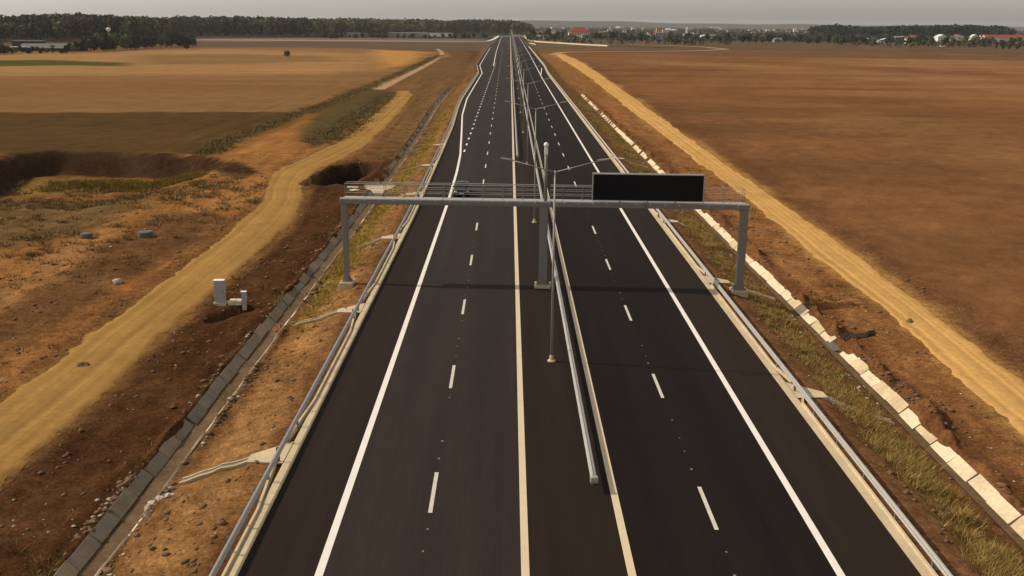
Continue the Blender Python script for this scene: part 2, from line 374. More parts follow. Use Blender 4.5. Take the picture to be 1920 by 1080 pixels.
Cc = Cc * (1 - bank[:, None]) + alb((60, 41, 25)) * bank[:, None]  # bank soil darkened, the shade of its steep face is in the colour
cover(HOLE, (54, 36, 25), .25, world=True)  # hole soil darkened to deepen the shadow inside
cover([(-14.9, -60), (-14.9, 330), (-11.0, 330), (-11.0, -60)], (122, 84, 47), .15, world=True)
cover([(-13.6, -60), (-13.8, 60), (-13.2, 150), (-13.5, 260), (-12.3, 260), (-12.2, 120), (-12.4, -60)], (142, 100, 57), .35, world=True, k=.8)
cover([(-15.0, 66), (-14.4, 64), (-13.2, 84), (-13.0, 150), (-14.2, 230), (-15, 150)], (112, 88, 34), .35, world=True)
cover([(-16.7, -60), (-16.7, 330), (-15.3, 330), (-15.3, -60)], (104, 74, 44), .1, world=True)
cover([(-19, 150), (-15, 150), (-17, 500), (-60, 700), (-40, 350)], (103, 75, 44), 1.5, world=True, k=.8)
# far ground
cover([(-B, 760), (-B, 14000), (B, 14000), (B, 900), (60, 860), (-60, 730), (-130, 830)], (92, 72, 52), 1, world=True)
cover([(365,73),(640,70),(900,72),(905,77),(600,77),(365,78)], (120, 84, 60), 1)
cover([(-9000, 1450), (-9000, 14000), (9000, 14000), (9000, 1300)], (58, 56, 44), 3, world=True)
# tracks dust the ground beside them
for TP, c in ((TLP, (112, 78, 42)), (TRP, (146, 104, 54))):
    d = poly_near(wx, wy, TP, 12); a = (sstep(-.9, 0.4, d / (0.6 + y.clip(0) / 300)) * .9)[:, None]; Cc = Cc * (1 - a) + alb(c) * a
# natural mottling, plough lines across the fields, moist and dry patches
fieldL = (sstep(150, 170, y) * (x < -40))[:, None]; fieldR = ((x > 33) * 1.0)[:, None]
mott = 1 + 0.42 * fbm(x * .35, y * .30, 61)[:, None] + 0.42 * fbm(x * 1.3, y * .8, 65, 3)[:, None] * (y < 220)[:, None]
str_ = 1 + fieldL * 0.34 * fbm(x * .012, y * .11, 71)[:, None] + fieldR * (0.62 * fbm(x * .02, y * .07, 75)[:, None] + .22 * fbm((x - .35 * y) * .09, y * .006, 77)[:, None])
rut = ((x > -62) & (x < -11.2) | (x > 22.4) & (x < 34))[:, None] * (y < 400)[:, None]
str_ = str_ * (1 + rut * (.42 * fbm(x * 1.3, y * .045, 79) + .4 * fbm(x * .35, y * .03, 89))[:, None])
Cc = np.clip(Cc * mott * str_, .006, .8)
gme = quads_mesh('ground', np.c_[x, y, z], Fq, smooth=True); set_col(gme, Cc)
RO = np.where(x < 0, np.where(x > -34, 1.0, 1.0 - .78 * sstep(150, 162, y)), 1.0 - .72 * sstep(31.5, 36, x)) * (1 - .6 * sstep(160, 420, y))
ra = gme.attributes.new('Rough', 'FLOAT', 'POINT'); ra.data.foreach_set('value', RO.astype(np.float32))
ground = tag(add('ground', gme, M['ground']), kind='structure')
def gh(px, py): return float(height(np.array([px]), np.array([py]))[0])

# ------------------------------------------------------------------ dirt tracks
def track(name, L, R, col, seed):
    n, k = 900, 33
    # denser near the camera
    Pl, Pr = arc_resample(L, 3000), arc_resample(R, 3000)
    s = np.linspace(0, 1, n) ** 1.7; ii = (s * 2999).astype(int)
    a, b = Pl[ii], Pr[ii]
    w = np.linspace(0, 1, k)
    jl = (.8 * fbm(a[:, 1] * .16, a[:, 1] * 0, seed) + .25 * fbm(a[:, 1] * 2.3, a[:, 1] * 0, seed + 1) + .4 * fbm(a[:, 1] * .9, a[:, 0] * 0, seed + 3)) * (0.9 + a[:, 1].clip(0) / 400)
    jr = (.8 * fbm(b[:, 1] * .16, b[:, 1] * 0, seed + 5) + .25 * fbm(b[:, 1] * 2.3, b[:, 1] * 0, seed + 6) + .4 * fbm(b[:, 1] * .9, b[:, 0] * 0, seed + 8)) * (0.9 + b[:, 1].clip(0) / 400)
    P = a[:, None, :] * (1 - w[None, :, None]) + b[:, None, :] * w[None, :, None]
    ex = np.zeros_like(P); ex[:, :, 0] = jl[:, None] * (1 - w)[None] ** 3 + jr[:, None] * w[None] ** 3
    P = P + ex; px, py = P[..., 0].ravel(), P[..., 1].ravel()
    ww = np.tile(w, n)
    wob = .03 * fbm(py * .06, py * 0, seed + 11)
    rut = sum(np.exp(-((ww - c - wob) / .055) ** 2) for c in (.27, .62))
    crown = .13 * sstep(0, .10, ww) * sstep(0, .10, 1 - ww) - .07
    zz = height(px, py) + .02 + crown - .035 * rut + .03 * fbm(px * .9, py * .25, seed + 2)
    ew = 1 - sstep(0, .20, np.minimum(ww, 1 - ww)); zz = zz + ew * (.16 * fbm(px * .7, py * .45, seed + 21) + .16 * fbm(px * 1.9, py * 1.5, seed + 23, 3))
    C = np.tile(alb(col), (len(px), 1)) * (1 + .42 * fbm(ww * 13, py * .025, seed + 6) + .26 * fbm(px * .45, py * .3, seed + 9) + .10 * rut - .16 * sum(np.exp(-((ww - c - wob * 1.4) / .018) ** 2) for c in (.20, .335, .55, .69)) - .22 * (1 - sstep(0, .10, ww)) - .16 * (1 - sstep(0, .1, 1 - ww)))[:, None]
    idx = np.arange(n * k).reshape(n, k)
    f = np.stack([idx[:-1, :-1], idx[:-1, 1:], idx[1:, 1:], idx[1:, :-1]], -1).reshape(-1, 4)
    me = quads_mesh(name, np.c_[px, py, zz], f, True); set_col(me, C)
    return tag(add(name, me, M['track']), kind='structure')
track('dirt_track', *TL, (148, 109, 57), 100)
track('dirt_track', *TR, (186, 139, 77), 200)
def ribbon(name, pts, w, z, m, h=0.0, label=None, cat=None, group=None, kind=None, ground_follow=True):
    P = smooth_pl(pts, 2); mb = MB(); R = []
    for i in range(len(P)):
        t = P[min(i + 1, len(P) - 1)] - P[max(i - 1, 0)]; t = t / (np.hypot(*t) + 1e-9); n = np.array([-t[1], t[0]]) * w / 2
        z0 = (gh(*P[i]) if ground_follow else 0) + z
        a, b = P[i] + n, P[i] - n
        R.append([(a[0], a[1], z0 - .3), (b[0], b[1], z0 - .3), (b[0], b[1], z0 + h), (a[0], a[1], z0 + h)])
    mb.rings(R); return tag(mb.build(name, m), label, cat, group, kind)
M['pale_track'] = mat('pale_track', alb((156, 116, 76)), .95, nscale=.3, namt=.2)
ribbon('dirt_track', [gp(1040, 103, -.7), gp(1048, 98.5, -.7), gp(1075, 97.2, -.7), gp(1200, 96.6, -.7), gp(1310, 95.2, -.7), gp(1345, 93.4, -.7), gp(1364, 91.8, -.7), gp(1345, 90.6, -.7), gp(1320, 88, -.7), gp(1250, 85, -.7), gp(1180, 84, -.7)], 7, .06, M['pale_track'], kind='structure')
ribbon('dirt_track', [gp(712, 168, -1), gp(745, 150, -1), gp(790, 128, -1), gp(834, 101.5, -1), gp(820, 92, -1)], 3, .06, M['pale_track'], kind='structure')

# ------------------------------------------------------------------ carriageways and their markings
def sheet(name, fl, fr, y0, y1, z, m, step=12.0):
    ys = np.unique(np.r_[np.arange(y0, y1, step), y1]); v = []
    for t in ys: v += [(float(fl(t)), t, z), (float(fr(t)), t, z)]
    f = [(2 * i, 2 * i + 1, 2 * i + 3, 2 * i + 2) for i in range(len(ys) - 1)]
    return add(name, new_mesh(name, v, f), m)
road_l = tag(sheet('road', lambda t: pl(t, PAVE_L), lambda t: 0.85, -60, ROAD_END, 0, M['asphalt_l']), kind='structure')
road_m = tag(sheet('road', lambda t: 0.85, lambda t: 4.42, -60, ROAD_END, 0, M['asphalt_m']), kind='structure')
road_r = tag(sheet('road', lambda t: 4.42, lambda t: pl(t, PAVE_R), -60, ROAD_END, 0, M['asphalt_r']), kind='structure')
sh_l = sheet('hard_shoulder', lambda t: pl(t, PAVE_L) + .02, lambda t: min(pl(t, EDGE_L), -6.72) - .1, -60, 205, .004, M['asphalt_m']); sh_l.parent = road_l
sh_r = sheet('hard_shoulder', lambda t: pl(t, EDGE_R) + .1, lambda t: pl(t, PAVE_R) - .02, -60, 380, .004, M['asphalt_m']); sh_r.parent = road_r
def line(parent, P, w, y0, y1, m, name='edge_line'):
    o = sheet(name, lambda t: pl(t, P) - w / 2, lambda t: pl(t, P) + w / 2, y0, y1, .009, m, 4.0); o.parent = parent; return o
line(road_l, EDGE_L, .30, -60, 850, M['paint'])
line(road_l, [(0, .70), (2000, .70)], .30, -60, ROAD_END, M['paint_y'])
line(road_r, [(0, 4.56), (2000, 4.56)], .30, -60, ROAD_END, M['paint_y'])
line(road_r, EDGE_R, .30, -60, 455, M['paint'])
line(road_r, [(386, 12.2), (626, 13.1), (1400, 14.3), (1600, 14.3)], .32, 392, ROAD_END, M['paint'])
line(road_l, [(440, -7.3), (730, -9.6), (1250, -11.6), (1600, -11.6)], .34, 470, ROAD_END, M['paint'])
dash_me = new_mesh('lane_dash', [(-.085, -1.85, 0), (.085, -1.85, 0), (.085, 1.85, 0), (-.085, 1.85, 0)], [(0, 1, 2, 3)]); dash_me.materials.append(M['paint_d'])
dash_wide = new_mesh('lane_dash', [(-.13, -1.3, 0), (.13, -1.3, 0), (.13, 1.3, 0), (-.13, 1.3, 0)], [(0, 1, 2, 3)]); dash_wide.materials.append(M['paint'])
for k in range(-4, 60):
    t = 37.75 + 14.06 * k
    o = add('lane_dash', dash_me, None, road_l, (-3.1 - .0035 * max(0, t - 100), t, .009))
    o = add('lane_dash', dash_me, None, road_r, (8.3, t - 1.25, .009))
for k in range(0, 44):
    t = 153 + 8.4 * k; add('lane_dash', dash_wide, None, road_l, (-6.95, t, .009))
mb = MB()                                                           # small pre-marking spots between the dashes
for k in range(0, 40):
    for d in (3.4, 5.2, 7.0, 9.0, 10.8):
        for xx, t0 in ((-3.1, 37.75), (8.3, 36.5)):
            if random.random() < .75:
                t = t0 + 14.06 * (k - 1) + d + random.uniform(-.3, .3); s = random.uniform(.03, .055); xx2 = xx + random.uniform(-.05, .05)
                n = len(mb.v); mb.v += [(xx2 - s, t - s * 1.6, .008), (xx2 + s, t - s * 1.6, .008), (xx2 + s, t + s * 1.6, .008), (xx2 - s, t + s * 1.6, .008)]; mb.f.append((n, n + 1, n + 2, n + 3))
tag(mb.build('paint_spots', mat('faded_paint', (.20, .18, .15), .7), road_l), kind='stuff')

# ------------------------------------------------------------------ roadside gutters with lips and inlets
def gutter(name, xf, side, y0, y1, inlets, label):
    root = empty(name, (float(xf(40)), 40, 0), 0, label, 'gutter')
    ox = float(xf(40))
    ys = np.unique(np.r_[np.arange(y0, 330, 3.0), np.arange(330, y1, 10.0), y1])
    R = []
    for t in ys:
        a = float(xf(t)) - ox
        R.append([(a + side * .012, t - 40, -.3), (a + side * .46, t - 40, -.3), (a + side * .46, t - 40, -.012), (a + side * .012, t - 40, .012)])
    MB().rings(R).build('channel', M['concrete'], root)
    # lip pieces between the inlets
    cuts = sorted(inlets); segs = []; s0 = y0
    for c in cuts: segs.append((s0, c - 1.1)); s0 = c + 1.1
    segs.append((s0, y1))
    for a0, a1 in segs:
        yy = np.unique(np.r_[a0, np.arange(math.ceil(a0 / 6) * 6, a1, 6.0), a1]); R = []
        for i, t in enumerate(yy):
            a = float(xf(t)) - ox + (side * .35 if (i == 0 and a0 > y0) or (i == len(yy) - 1 and a1 < y1) else 0)
            R.append([(a + side * .40, t - 40, -.2), (a + side * .56, t - 40, -.2), (a + side * .54, t - 40, .10), (a + side * .44, t - 40, .10)])
        MB().rings(R).build('lip', M['concrete'], root)
    return root
IN_L = [41.8, 65.6, 89.5, 113.5, 137.5, 161.5]; IN_R = [26.0, 50.2, 74.2, 98.2, 122.2, 146.2]
gutter('roadside_gutter', lambda t: pl(t, PAVE_L), -1, -60, 480, IN_L, 'pale concrete gutter along the left edge of the motorway')
gutter('roadside_gutter', lambda t: pl(t, PAVE_R), 1, -60, 900, IN_R, 'pale concrete gutter along the right edge of the motorway')
ORD = ['nearest', 'second', 'third', 'fourth', 'fifth', 'sixth', 'seventh', 'eighth', 'ninth', 'tenth', 'eleventh', 'twelfth', 'thirteenth', 'fourteenth', 'fifteenth', 'sixteenth', 'seventeenth', 'eighteenth', 'nineteenth', 'twentieth']
def nth(i):
    if i < 20: return ORD[i]
    n = i + 1
    return '%d%s' % (n, {1: 'st', 2: 'nd', 3: 'rd'}.get(n % 10 if n % 100 not in (11, 12, 13) else 0, 'th'))
for side, ins, xf in ((-1, IN_L, PAVE_L), (1, IN_R, PAVE_R)):
    for i, t in enumerate(ins):
        e = float(pl(t, xf)); root = empty('drain_chute', (e + side * .6, t, 0), 0, '%s concrete drain chute leading down the %s embankment' % ('nearest' if i == 0 else nth(i) + ' nearest', 'left' if side < 0 else 'right'), 'drain chute', 'concrete drain chutes on the %s embankment' % ('left' if side < 0 else 'right'))
        s = side; fall = -.10
        mb = MB(); mb.hexa([(s * .03, -1.0, -.3), (s * 1.55, -1.1, -.45), (s * 1.55, -.45, -.45), (s * .03, 1.0, -.3), (s * -.13, -1.35, .014), (s * 1.55, -1.15, -.03), (s * 1.55, -.35, -.03), (s * -.13, 1.0, .014)] if s > 0 else
                           [(s * 1.55, -1.1, -.45), (s * .03, -1.0, -.3), (s * .03, 1.0, -.3), (s * 1.55, -.45, -.45), (s * 1.55, -1.15, -.03), (s * -.13, -1.35, .014), (s * -.13, 1.0, .014), (s * 1.55, -.35, -.03)])
        mb.build('apron', M['concrete'], root)
        # two thin kerbs running down to the ditch with a channel floor between them
        xend = 4.35 if s < 0 else 4.9; pts = []
        for q in np.linspace(0, 1, 12):
            lx = 1.3 + (xend - 1.3) * q; ly = -.75 - 1.1 * q ** 1.3 - .12 * math.sin(q * 3.1); wx_ = e + s * (.6 + lx)
            pts.append((s * lx, ly, max(gh(wx_, t + ly), gh(wx_, t + ly + .25), gh(wx_, t + ly - .25)) + .05))
        pts[0] = (pts[0][0], pts[0][1], -.1)
        for off, nm in ((.22, 'chute_kerb'), (-.22, 'chute_kerb')):
            mb = MB(); mb.rings([[(p[0], p[1] + off - .05, p[2] - .2), (p[0], p[1] + off + .05, p[2] - .2), (p[0], p[1] + off + .05, p[2] + .08), (p[0], p[1] + off - .05, p[2] + .08)] for p in pts]); mb.build(nm, M['concrete'], root)
        mb = MB(); mb.rings([[(p[0], p[1] - .17, p[2] - .2), (p[0], p[1] + .17, p[2] - .2), (p[0], p[1] + .17, p[2] + .03), (p[0], p[1] - .17, p[2] + .03)] for p in pts]); mb.build('channel', M['slab_grey'], root)
        if s < 0:
            mb = MB(); mb.rings([[(s * (.15 + .1 * q), 1.0 + .25 * q, -.15), (s * (.15 + .1 * q) , 1.1 + .25 * q, -.15), (s * (.15 + 1.3 * q), 1.1 + .0 * q, .1), (s * (.15 + 1.3 * q), 1.0 + 0 * q, .1)] for q in (0, 1)])

# ------------------------------------------------------------------ guard rails
WPROF = [(.0, .75), (.05, .735), (.085, .70), (.085, .66), (.05, .625), (.01, .605), (.01, .585), (.05, .565), (.085, .53), (.085, .49), (.05, .455), (.0, .44)]
def wbeam(mb, pts, side, off):
    R = []
    for i, p in enumerate(pts):
        q = pts[min(i + 1, len(pts) - 1)]; r = pts[max(i - 1, 0)]; d = Vector((q[0] - r[0], q[1] - r[1], 0)).normalized(); n = Vector((d.y, -d.x, 0)) * side
        prof = [(a + off, b) for a, b in WPROF] + [(a + off - .022, b) for a, b in reversed(WPROF)]
        ring = [(p[0] + n.x * a, p[1] + n.y * a, p[2] + b) for a, b in prof]
        R.append(ring if side > 0 else ring[::-1])
    mb.rings(R)
post_me = None
def guardrail(name, xf, y0, y1, label, faces, step_near, step_far, zf=None, end=False):
    global post_me
    ox = float(xf(max(y0, 30))); oy = max(y0, 30)
    root = empty(name, (ox, oy, 0), 0, label, 'guard rail')
    pts_y = np.unique(np.r_[np.arange(y0, y1, 8.0), y1])
    zz = (lambda t: 0.0) if zf is None else zf
    for f in faces:
        # rail in lengths so that the lapped joints show
        k = 0; ch = 4
        for a in range(0, len(pts_y) - 1, ch):
            seg = pts_y[a:a + ch + 1]
            if k == 40: seg = pts_y[a:]
            mb = MB(); wbeam(mb, [(float(xf(t)) - ox + f * .004 * (k % 2), t - oy, zz(t) + .002 * (k % 2)) for t in seg], f, .075 if len(faces) == 1 else .035); mb.build('rail', M['galv'], root)
            k += 1
            if k == 41: break
    if post_me is None:
        mb = MB(); mb.box((0, 0, .26), (.12, .012, .96)); mb.box((-.055, .03, .26), (.012, .06, .96)); mb.box((.055, .03, .26), (.012, .06, .96)); mb.box((0, 0, .60), (.17, .05, .20))
        post_me = new_mesh('post', mb.v, mb.f); post_me.materials.append(M['post'])
    t = y0 + .6; n = 0
    while t < y1 and n < 240:
        o = add('post', post_me, None, root, (float(xf(t)) - ox, t - oy, zz(t))); n += 1
        t += step_near if t < 150 else step_far
    if end:
        mb = MB(); mb.box((0, y0 - oy - .10, .595), (.34 if len(faces) > 1 else .2, .22, .31)); mb.bev('end_terminal', M['galv'], root, w=.06)
    return root
RL = [(a, b - .68) for a, b in PAVE_L]; RR = [(a, b + .58) for a, b in PAVE_R]
guardrail('guard_rail', lambda t: pl(t, RL), -30, 860, 'steel guard rail along the left edge of the motorway', [1], 2.0, 4.0)
guardrail('guard_rail', lambda t: pl(t, RR), -30, 860, 'steel guard rail along the right edge of the motorway', [-1], 3.6, 4.0)
guardrail('guard_rail', lambda t: 3.70, 37.9, ROAD_END, 'double-sided median guard rail whose end faces the camera beside the lamp posts', [1, -1], 4.0, 6.0, end=True)
guardrail('guard_rail', lambda t: 1.25, 142.9, ROAD_END, 'median guard rail left of the lamps, ending beyond the sign gantry', [1, -1], 4.0, 6.0, end=True)

# ------------------------------------------------------------------ lined ditches: every slab is a piece
def slab_mesh(run, rise, length, th, grow=0.0):
    n = Vector((-rise, 0, run)).normalized() * th
    a, b = Vector((0, 0, 0)), Vector((run, 0, rise)); h = length / 2 - .035
    mb = MB(); mb.hexa([a + Vector((0, -h, 0)), b + Vector((0, -h, 0)), b + Vector((0, h, 0)), a + Vector((0, h, 0)), a + Vector((0, -h, 0)) + n, b + Vector((0, -h, 0)) + n, b + Vector((0, h, 0)) + n, a + Vector((0, h, 0)) + n])
    return mb
def ditch(name, label, walls, y0, y1, L, xshift, floor, gaps=()):
    root = empty(name, (walls[0][0], 40, -1), 0, label, 'ditch')
    for wi, (bx, bz, run, rise, m, prob) in enumerate(walls):
        mesh = None; mes = []
        for var in (0, .04, -.05):
            mb = slab_mesh(abs(run), rise + var, L, .09)
            if run < 0: mb.v = [(-p[0], p[1], p[2]) for p in mb.v]; mb.f = [tuple(reversed(q)) for q in mb.f]
            me = new_mesh('slab', mb.v, mb.f); me.materials.append(m[len(mes) % len(m)]); mes.append(me)
        n = 0; t = y0
        while t < y1 and n < 145:
            if not any(a < t < b for a, b in gaps) and random.random() < prob(t):
                o = add('slab', random.choice(mes), None, root, (bx + xshift(t) - walls[0][0] + random.uniform(-.05, .05), t - 40, bz + 1 + random.uniform(-.05, .03)))
                o.rotation_euler = (0, random.uniform(-.06, .06), random.uniform(-.02, .02)); n += 1
            t += L
    fx, fz, fw, m = floor; mb = MB(); ys = np.arange(y0, min(y1, 330), 6.0)
    mb.rings([[(fx - fw / 2 + xshift(t) - walls[0][0], t - 40, fz + .7), (fx + fw / 2 + xshift(t) - walls[0][0], t - 40, fz + .7), (fx + fw / 2 + xshift(t) - walls[0][0], t - 40, fz + 1), (fx - fw / 2 + xshift(t) - walls[0][0], t - 40, fz + 1)] for t in ys])
    mb.build('floor', m, root)
    return root
M['silt'] = mat('silt', alb((98, 74, 47)), .95, nscale=[.7, 3], namt=[.3, .25], bump=.05, bscale=3)
SG_SHADE = [M['slab_grey'], mat('grey_slab_dusty', (0.27, 0.215, 0.15), .9, nscale=[.5, 4], namt=[.25, .14], bump=.012, bscale=9), mat('grey_slab_dark', (0.195, 0.162, 0.125), .9, nscale=[.5, 4], namt=[.2, .14], bump=.012, bscale=9)]  # left wall slabs with shade painted into their tones
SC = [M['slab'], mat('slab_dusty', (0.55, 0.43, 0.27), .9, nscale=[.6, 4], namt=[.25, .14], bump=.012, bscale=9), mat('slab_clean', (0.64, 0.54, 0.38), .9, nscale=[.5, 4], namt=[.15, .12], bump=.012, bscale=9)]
shL = lambda t: float(pl(t, PAVE_L) + 9.62); shR = lambda t: float(pl(t, PAVE_R) - 15.05)
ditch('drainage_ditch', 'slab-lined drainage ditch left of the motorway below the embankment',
      [(-16.54, -1.45, -.48, .44, SG_SHADE, lambda t: 1.0 if t < 125 else .65), (-15.66, -1.45, .36, .44, SC, lambda t: 1.0 if t < 60 else .8)],
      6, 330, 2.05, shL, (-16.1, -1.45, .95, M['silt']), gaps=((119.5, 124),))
ditch('drainage_ditch', 'cream slab-lined drainage ditch right of the motorway beyond the grass strip',
      [(21.62, -1.45, .52, .44, SC, lambda t: 1.0 if t < 110 else (.9 if t < 180 else .7))],
      6, 300, 2.05, shR, (21.42, -1.46, .5, M['silt']), gaps=((60.6, 63.0),))
# sloping end slab of the left ditch, culvert beside it
cu = empty('culvert_headwall', (-16.2, 121.5, -1.5), 0, 'pale trapezoid concrete headwall across the left ditch behind the gantry', 'culvert')
MB().hexa([(-.95, -.5, -.3), (.95, -.5, -.3), (1.85, .5, .3), (-1.85, .5, .3), (-.95, -.5, .12), (.95, -.5, .12), (1.85, .5, .9), (-1.85, .5, .9)]).bev('sloped_slab', M['slab'], cu, w=.02)
MB().box((0, .68, .62), (3.9, .3, .7)).bev('wall', M['concrete'], cu, w=.03)
MB().tube((0, .3, .15), (0, 1.2, .15), .35, n=14).build('pipe', M['dark'], cu)
for i, (dx, dy, l, a) in enumerate(((-3.2, .4, 1.3, .3), (-2.8, -.9, 1.1, .9))):
    o = MB().box((0, 0, 0), (l, .75, .10)).bev('concrete_slab', M['slab'], None, (-16.4 + dx, 121.5 + dy, gh(-16.4 + dx, 121.5 + dy) + .12), w=.01); o.rotation_euler = (.05, .06, a)
    tag(o, ('loose pale slab lying flat against the headwall of the left ditch', 'loose pale slab lying askew in front of the headwall')[i], 'slab', 'loose slabs by the culvert')
# break in the right ditch: grey outlet block and a dark brown strip painting shade on the soil
ob = empty('drain_outlet', (21.9, 61.8, -1.4), 0, 'grey drain outlet in a break of the right ditch slabs', 'outlet')
MB().hexa([(-.45, -1.0, -.25), (.9, -1.1, -.25), (.9, 1.1, -.25), (-.45, 1.0, -.25), (-.45, -1.0, 0), (.75, -1.1, .30), (.75, 1.1, .30), (-.45, 1.0, 0)]).bev('sill', M['manhole'], ob, w=.02)
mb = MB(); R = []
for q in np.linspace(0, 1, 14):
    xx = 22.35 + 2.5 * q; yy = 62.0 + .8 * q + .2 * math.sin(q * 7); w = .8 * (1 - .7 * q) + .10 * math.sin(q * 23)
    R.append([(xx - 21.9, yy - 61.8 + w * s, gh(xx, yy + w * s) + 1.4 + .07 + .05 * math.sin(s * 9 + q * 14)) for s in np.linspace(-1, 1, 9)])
o = mb.rings(R, closed=False, caps=False).build('shade_strip', M['shade_strip'], ob); sm = o.modifiers.new('thick', 'SOLIDIFY'); sm.thickness = .02

# ------------------------------------------------------------------ sign gantry
G0, G1 = Vector((-12.3, 72.25, 0)), Vector((17.35, 70.75, 0))
ga = math.atan2(G1.y - G0.y, G1.x - G0.x); GL = (G1 - G0).length
gr = empty('sign_gantry', G0, ga, 'grey steel overhead gantry spanning both carriageways with a dark message board', 'gantry')
def leg(lx, w, d, zb, ft):
    l = MB().box((lx, 0, (6.14 + zb) / 2), (w, d, 6.12 - zb)).bev('leg', M['gantry'], gr, w=.03)
    MB().box((lx, 0, zb + .03), (w + .34, d + .34, .06)).bev('base_plate', M['gantry'], l, w=.01)
    for sx in (-1, 1):
        for sy in (-1, 0, 1): MB().tube((lx + sx * (w / 2 + .10), sy * (d / 2 + .08), zb + .04), (lx + sx * (w / 2 + .10), sy * (d / 2 + .08), zb + .17), .028, n=6).build('bolt', M['post'], l)
    for sx in (-1, 1): MB().hexa([(lx + sx * w / 2, -.012, zb + .06), (lx + sx * (w / 2 + .16), -.012, zb + .06), (lx + sx * (w / 2 + .16), .012, zb + .06), (lx + sx * w / 2, .012, zb + .06), (lx + sx * w / 2, -.012, zb + .5), (lx + sx * (w / 2 + .02), -.012, zb + .5), (lx + sx * (w / 2 + .02), .012, zb + .5), (lx + sx * w / 2, .012, zb + .5)]).build('gusset', M['gantry'], l)
    MB().box((lx, 0, zb - ft / 2), (w + .62, d + .72, ft)).bev('footing', M['concrete'], gr, w=.03)
    return l
leg(0, .40, .46, .12, 1.1); leg(14.95, .62, .55, .22, .5); leg(GL, .56, .60, .10, 1.2)
MB().box((GL / 2, 0, 6.33), (GL + .62, .50, .36)).bev('beam', M['gantry'], gr, w=.03)
for fx in (7.4, 14.45, 15.45, 22.4):
    for dx in (-.03, .03): MB().box((fx + dx, 0, 6.33), (.035, .60, .46)).bev('flange', M['gantry'], gr, w=.005)
deck = MB().box((GL / 2, .66, 6.50), (GL + .3, .80, .04)).build('walkway', M['galv'], gr)
top = MB().box((GL / 2, 0.02, 6.532), (GL + .62, .40, .045)).build('lit_top', M['galv'], gr)  # brighter strip painting the sunlit top face of the beam
for i in range(28):
    t = .55 + i * (GL - 1.1) / 27; MB().box((t, -.275, 6.44), (.07, .05, .13)).build('bracket', M['galv'], gr)
BX0, BX1 = 18.48, 26.62
for lev in (6.92, 7.26, 7.60):
    for yy in (.30, 1.03):
        for a, b in ((0, 14.6), (15.4, GL)): MB().tube((a, yy, lev), (b, yy, lev), .015 if lev < 7.5 else .024, n=6).build('handrail', M['galv'], gr)
for i in range(21):
    t = i * GL / 20
    if abs(t - 14.9) < .6: continue
    for yy in (.30, 1.03): MB().box((t, yy, 7.06), (.03, .03, 1.1)).build('rail_post', M['gantry'], gr)
bd = MB().box(((BX0 + BX1) / 2, -.02, 7.70), (BX1 - BX0, .42, 2.02)).bev('message_board', M['gantry'], gr, w=.02)
MB().box(((BX0 + BX1) / 2, -.26, 7.70), (BX1 - BX0 - .10, .05, 1.92)).build('screen', M['screen'], bd)
for a, b, c, d in ((BX0, BX1, 8.675, .07), (BX0, BX1, 6.725, .05)): MB().box(((a + b) / 2, -.27, c), (b - a, .12, d)).build('frame', M['galv'], bd)
for a in (BX0 + .03, BX1 - .03): MB().box((a, -.27, 7.70), (.06, .12, 1.88)).build('frame', M['galv'], bd)
for i in range(1, 4): MB().box((BX0 + i * (BX1 - BX0) / 4, -.30, 6.66), (.10, .16, .10)).build('clamp', M['post'], bd)
ms = MB().tube((15.05, .05, 6.5), (15.05, .05, 10.55), .13, .11, n=12).build('mast', M['gantry'], gr, smooth=True)
MB().box((15.05, -.02, 10.25), (.26, .24, .55)).bev('detector', M['white'], ms, w=.03)
MB().lathe((15.05, 0, 10.58), [(.10, 0), (.17, .04), (.18, .14), (.14, .25), (.05, .31), (.01, .32)], 14).build('camera_dome', M['white'], ms, smooth=True)

# ------------------------------------------------------------------ lamp posts down the median
def lamp_parts(root):
    MB().tube((0, 0, .1), (0, 0, 11.3), .085, .05, n=10).build('pole', M['lamp_steel'], root, smooth=True)
    MB().lathe((0, 0, -.02), [(.24, 0), (.24, .08), (.20, .10), (.13, .11), (.12, .36), (.09, .4)], 12).build('base', M['concrete'], root)
    for s in (-1, 1):
        a = MB().tube((0, 0, 11.2), (s * 2.45, 0, 11.86), .032, .026, n=8).build('arm', M['lamp_steel'], root, smooth=True)
        mb = MB(); mb.rings([[(s * 2.35, -.05, 11.80), (s * 2.35, .05, 11.80), (s * 2.35, .05, 11.90), (s * 2.35, -.05, 11.90)], [(s * 2.6, -.09, 11.88), (s * 2.6, .09, 11.88), (s * 2.6, .07, 11.95), (s * 2.6, -.07, 11.95)],
                             [(s * 3.05, -.08, 11.97), (s * 3.05, .08, 11.97), (s * 3.05, .06, 12.02), (s * 3.05, -.06, 12.02)]]); l = mb.build('luminaire', M['lamp_steel'], a)
        MB().hexa([(s * 2.62, -.07, 11.87), (s * 3.0, -.07, 11.945), (s * 3.0, .07, 11.945), (s * 2.62, .07, 11.87), (s * 2.62, -.07, 11.89), (s * 3.0, -.07, 11.965), (s * 3.0, .07, 11.965), (s * 2.62, .07, 11.89)]).build('lens', M['lamp_glass'], l)
lp = empty('street_lamp', (2.60, 54.5, 0), 0); lamp_parts(lp)
for i in range(0, 36):
    o = lp if i == 0 else copy_tree(lp)
    o.location = (2.60, 54.5 + 41.75 * i, 0)
    tag(o, ('slim double-armed lamp post nearest the camera, standing before the gantry' if i == 0 else 'slim double-armed lamp post in the median, %s from the camera' % nth(i)), 'street lamp', 'double-armed lamp posts down the median')

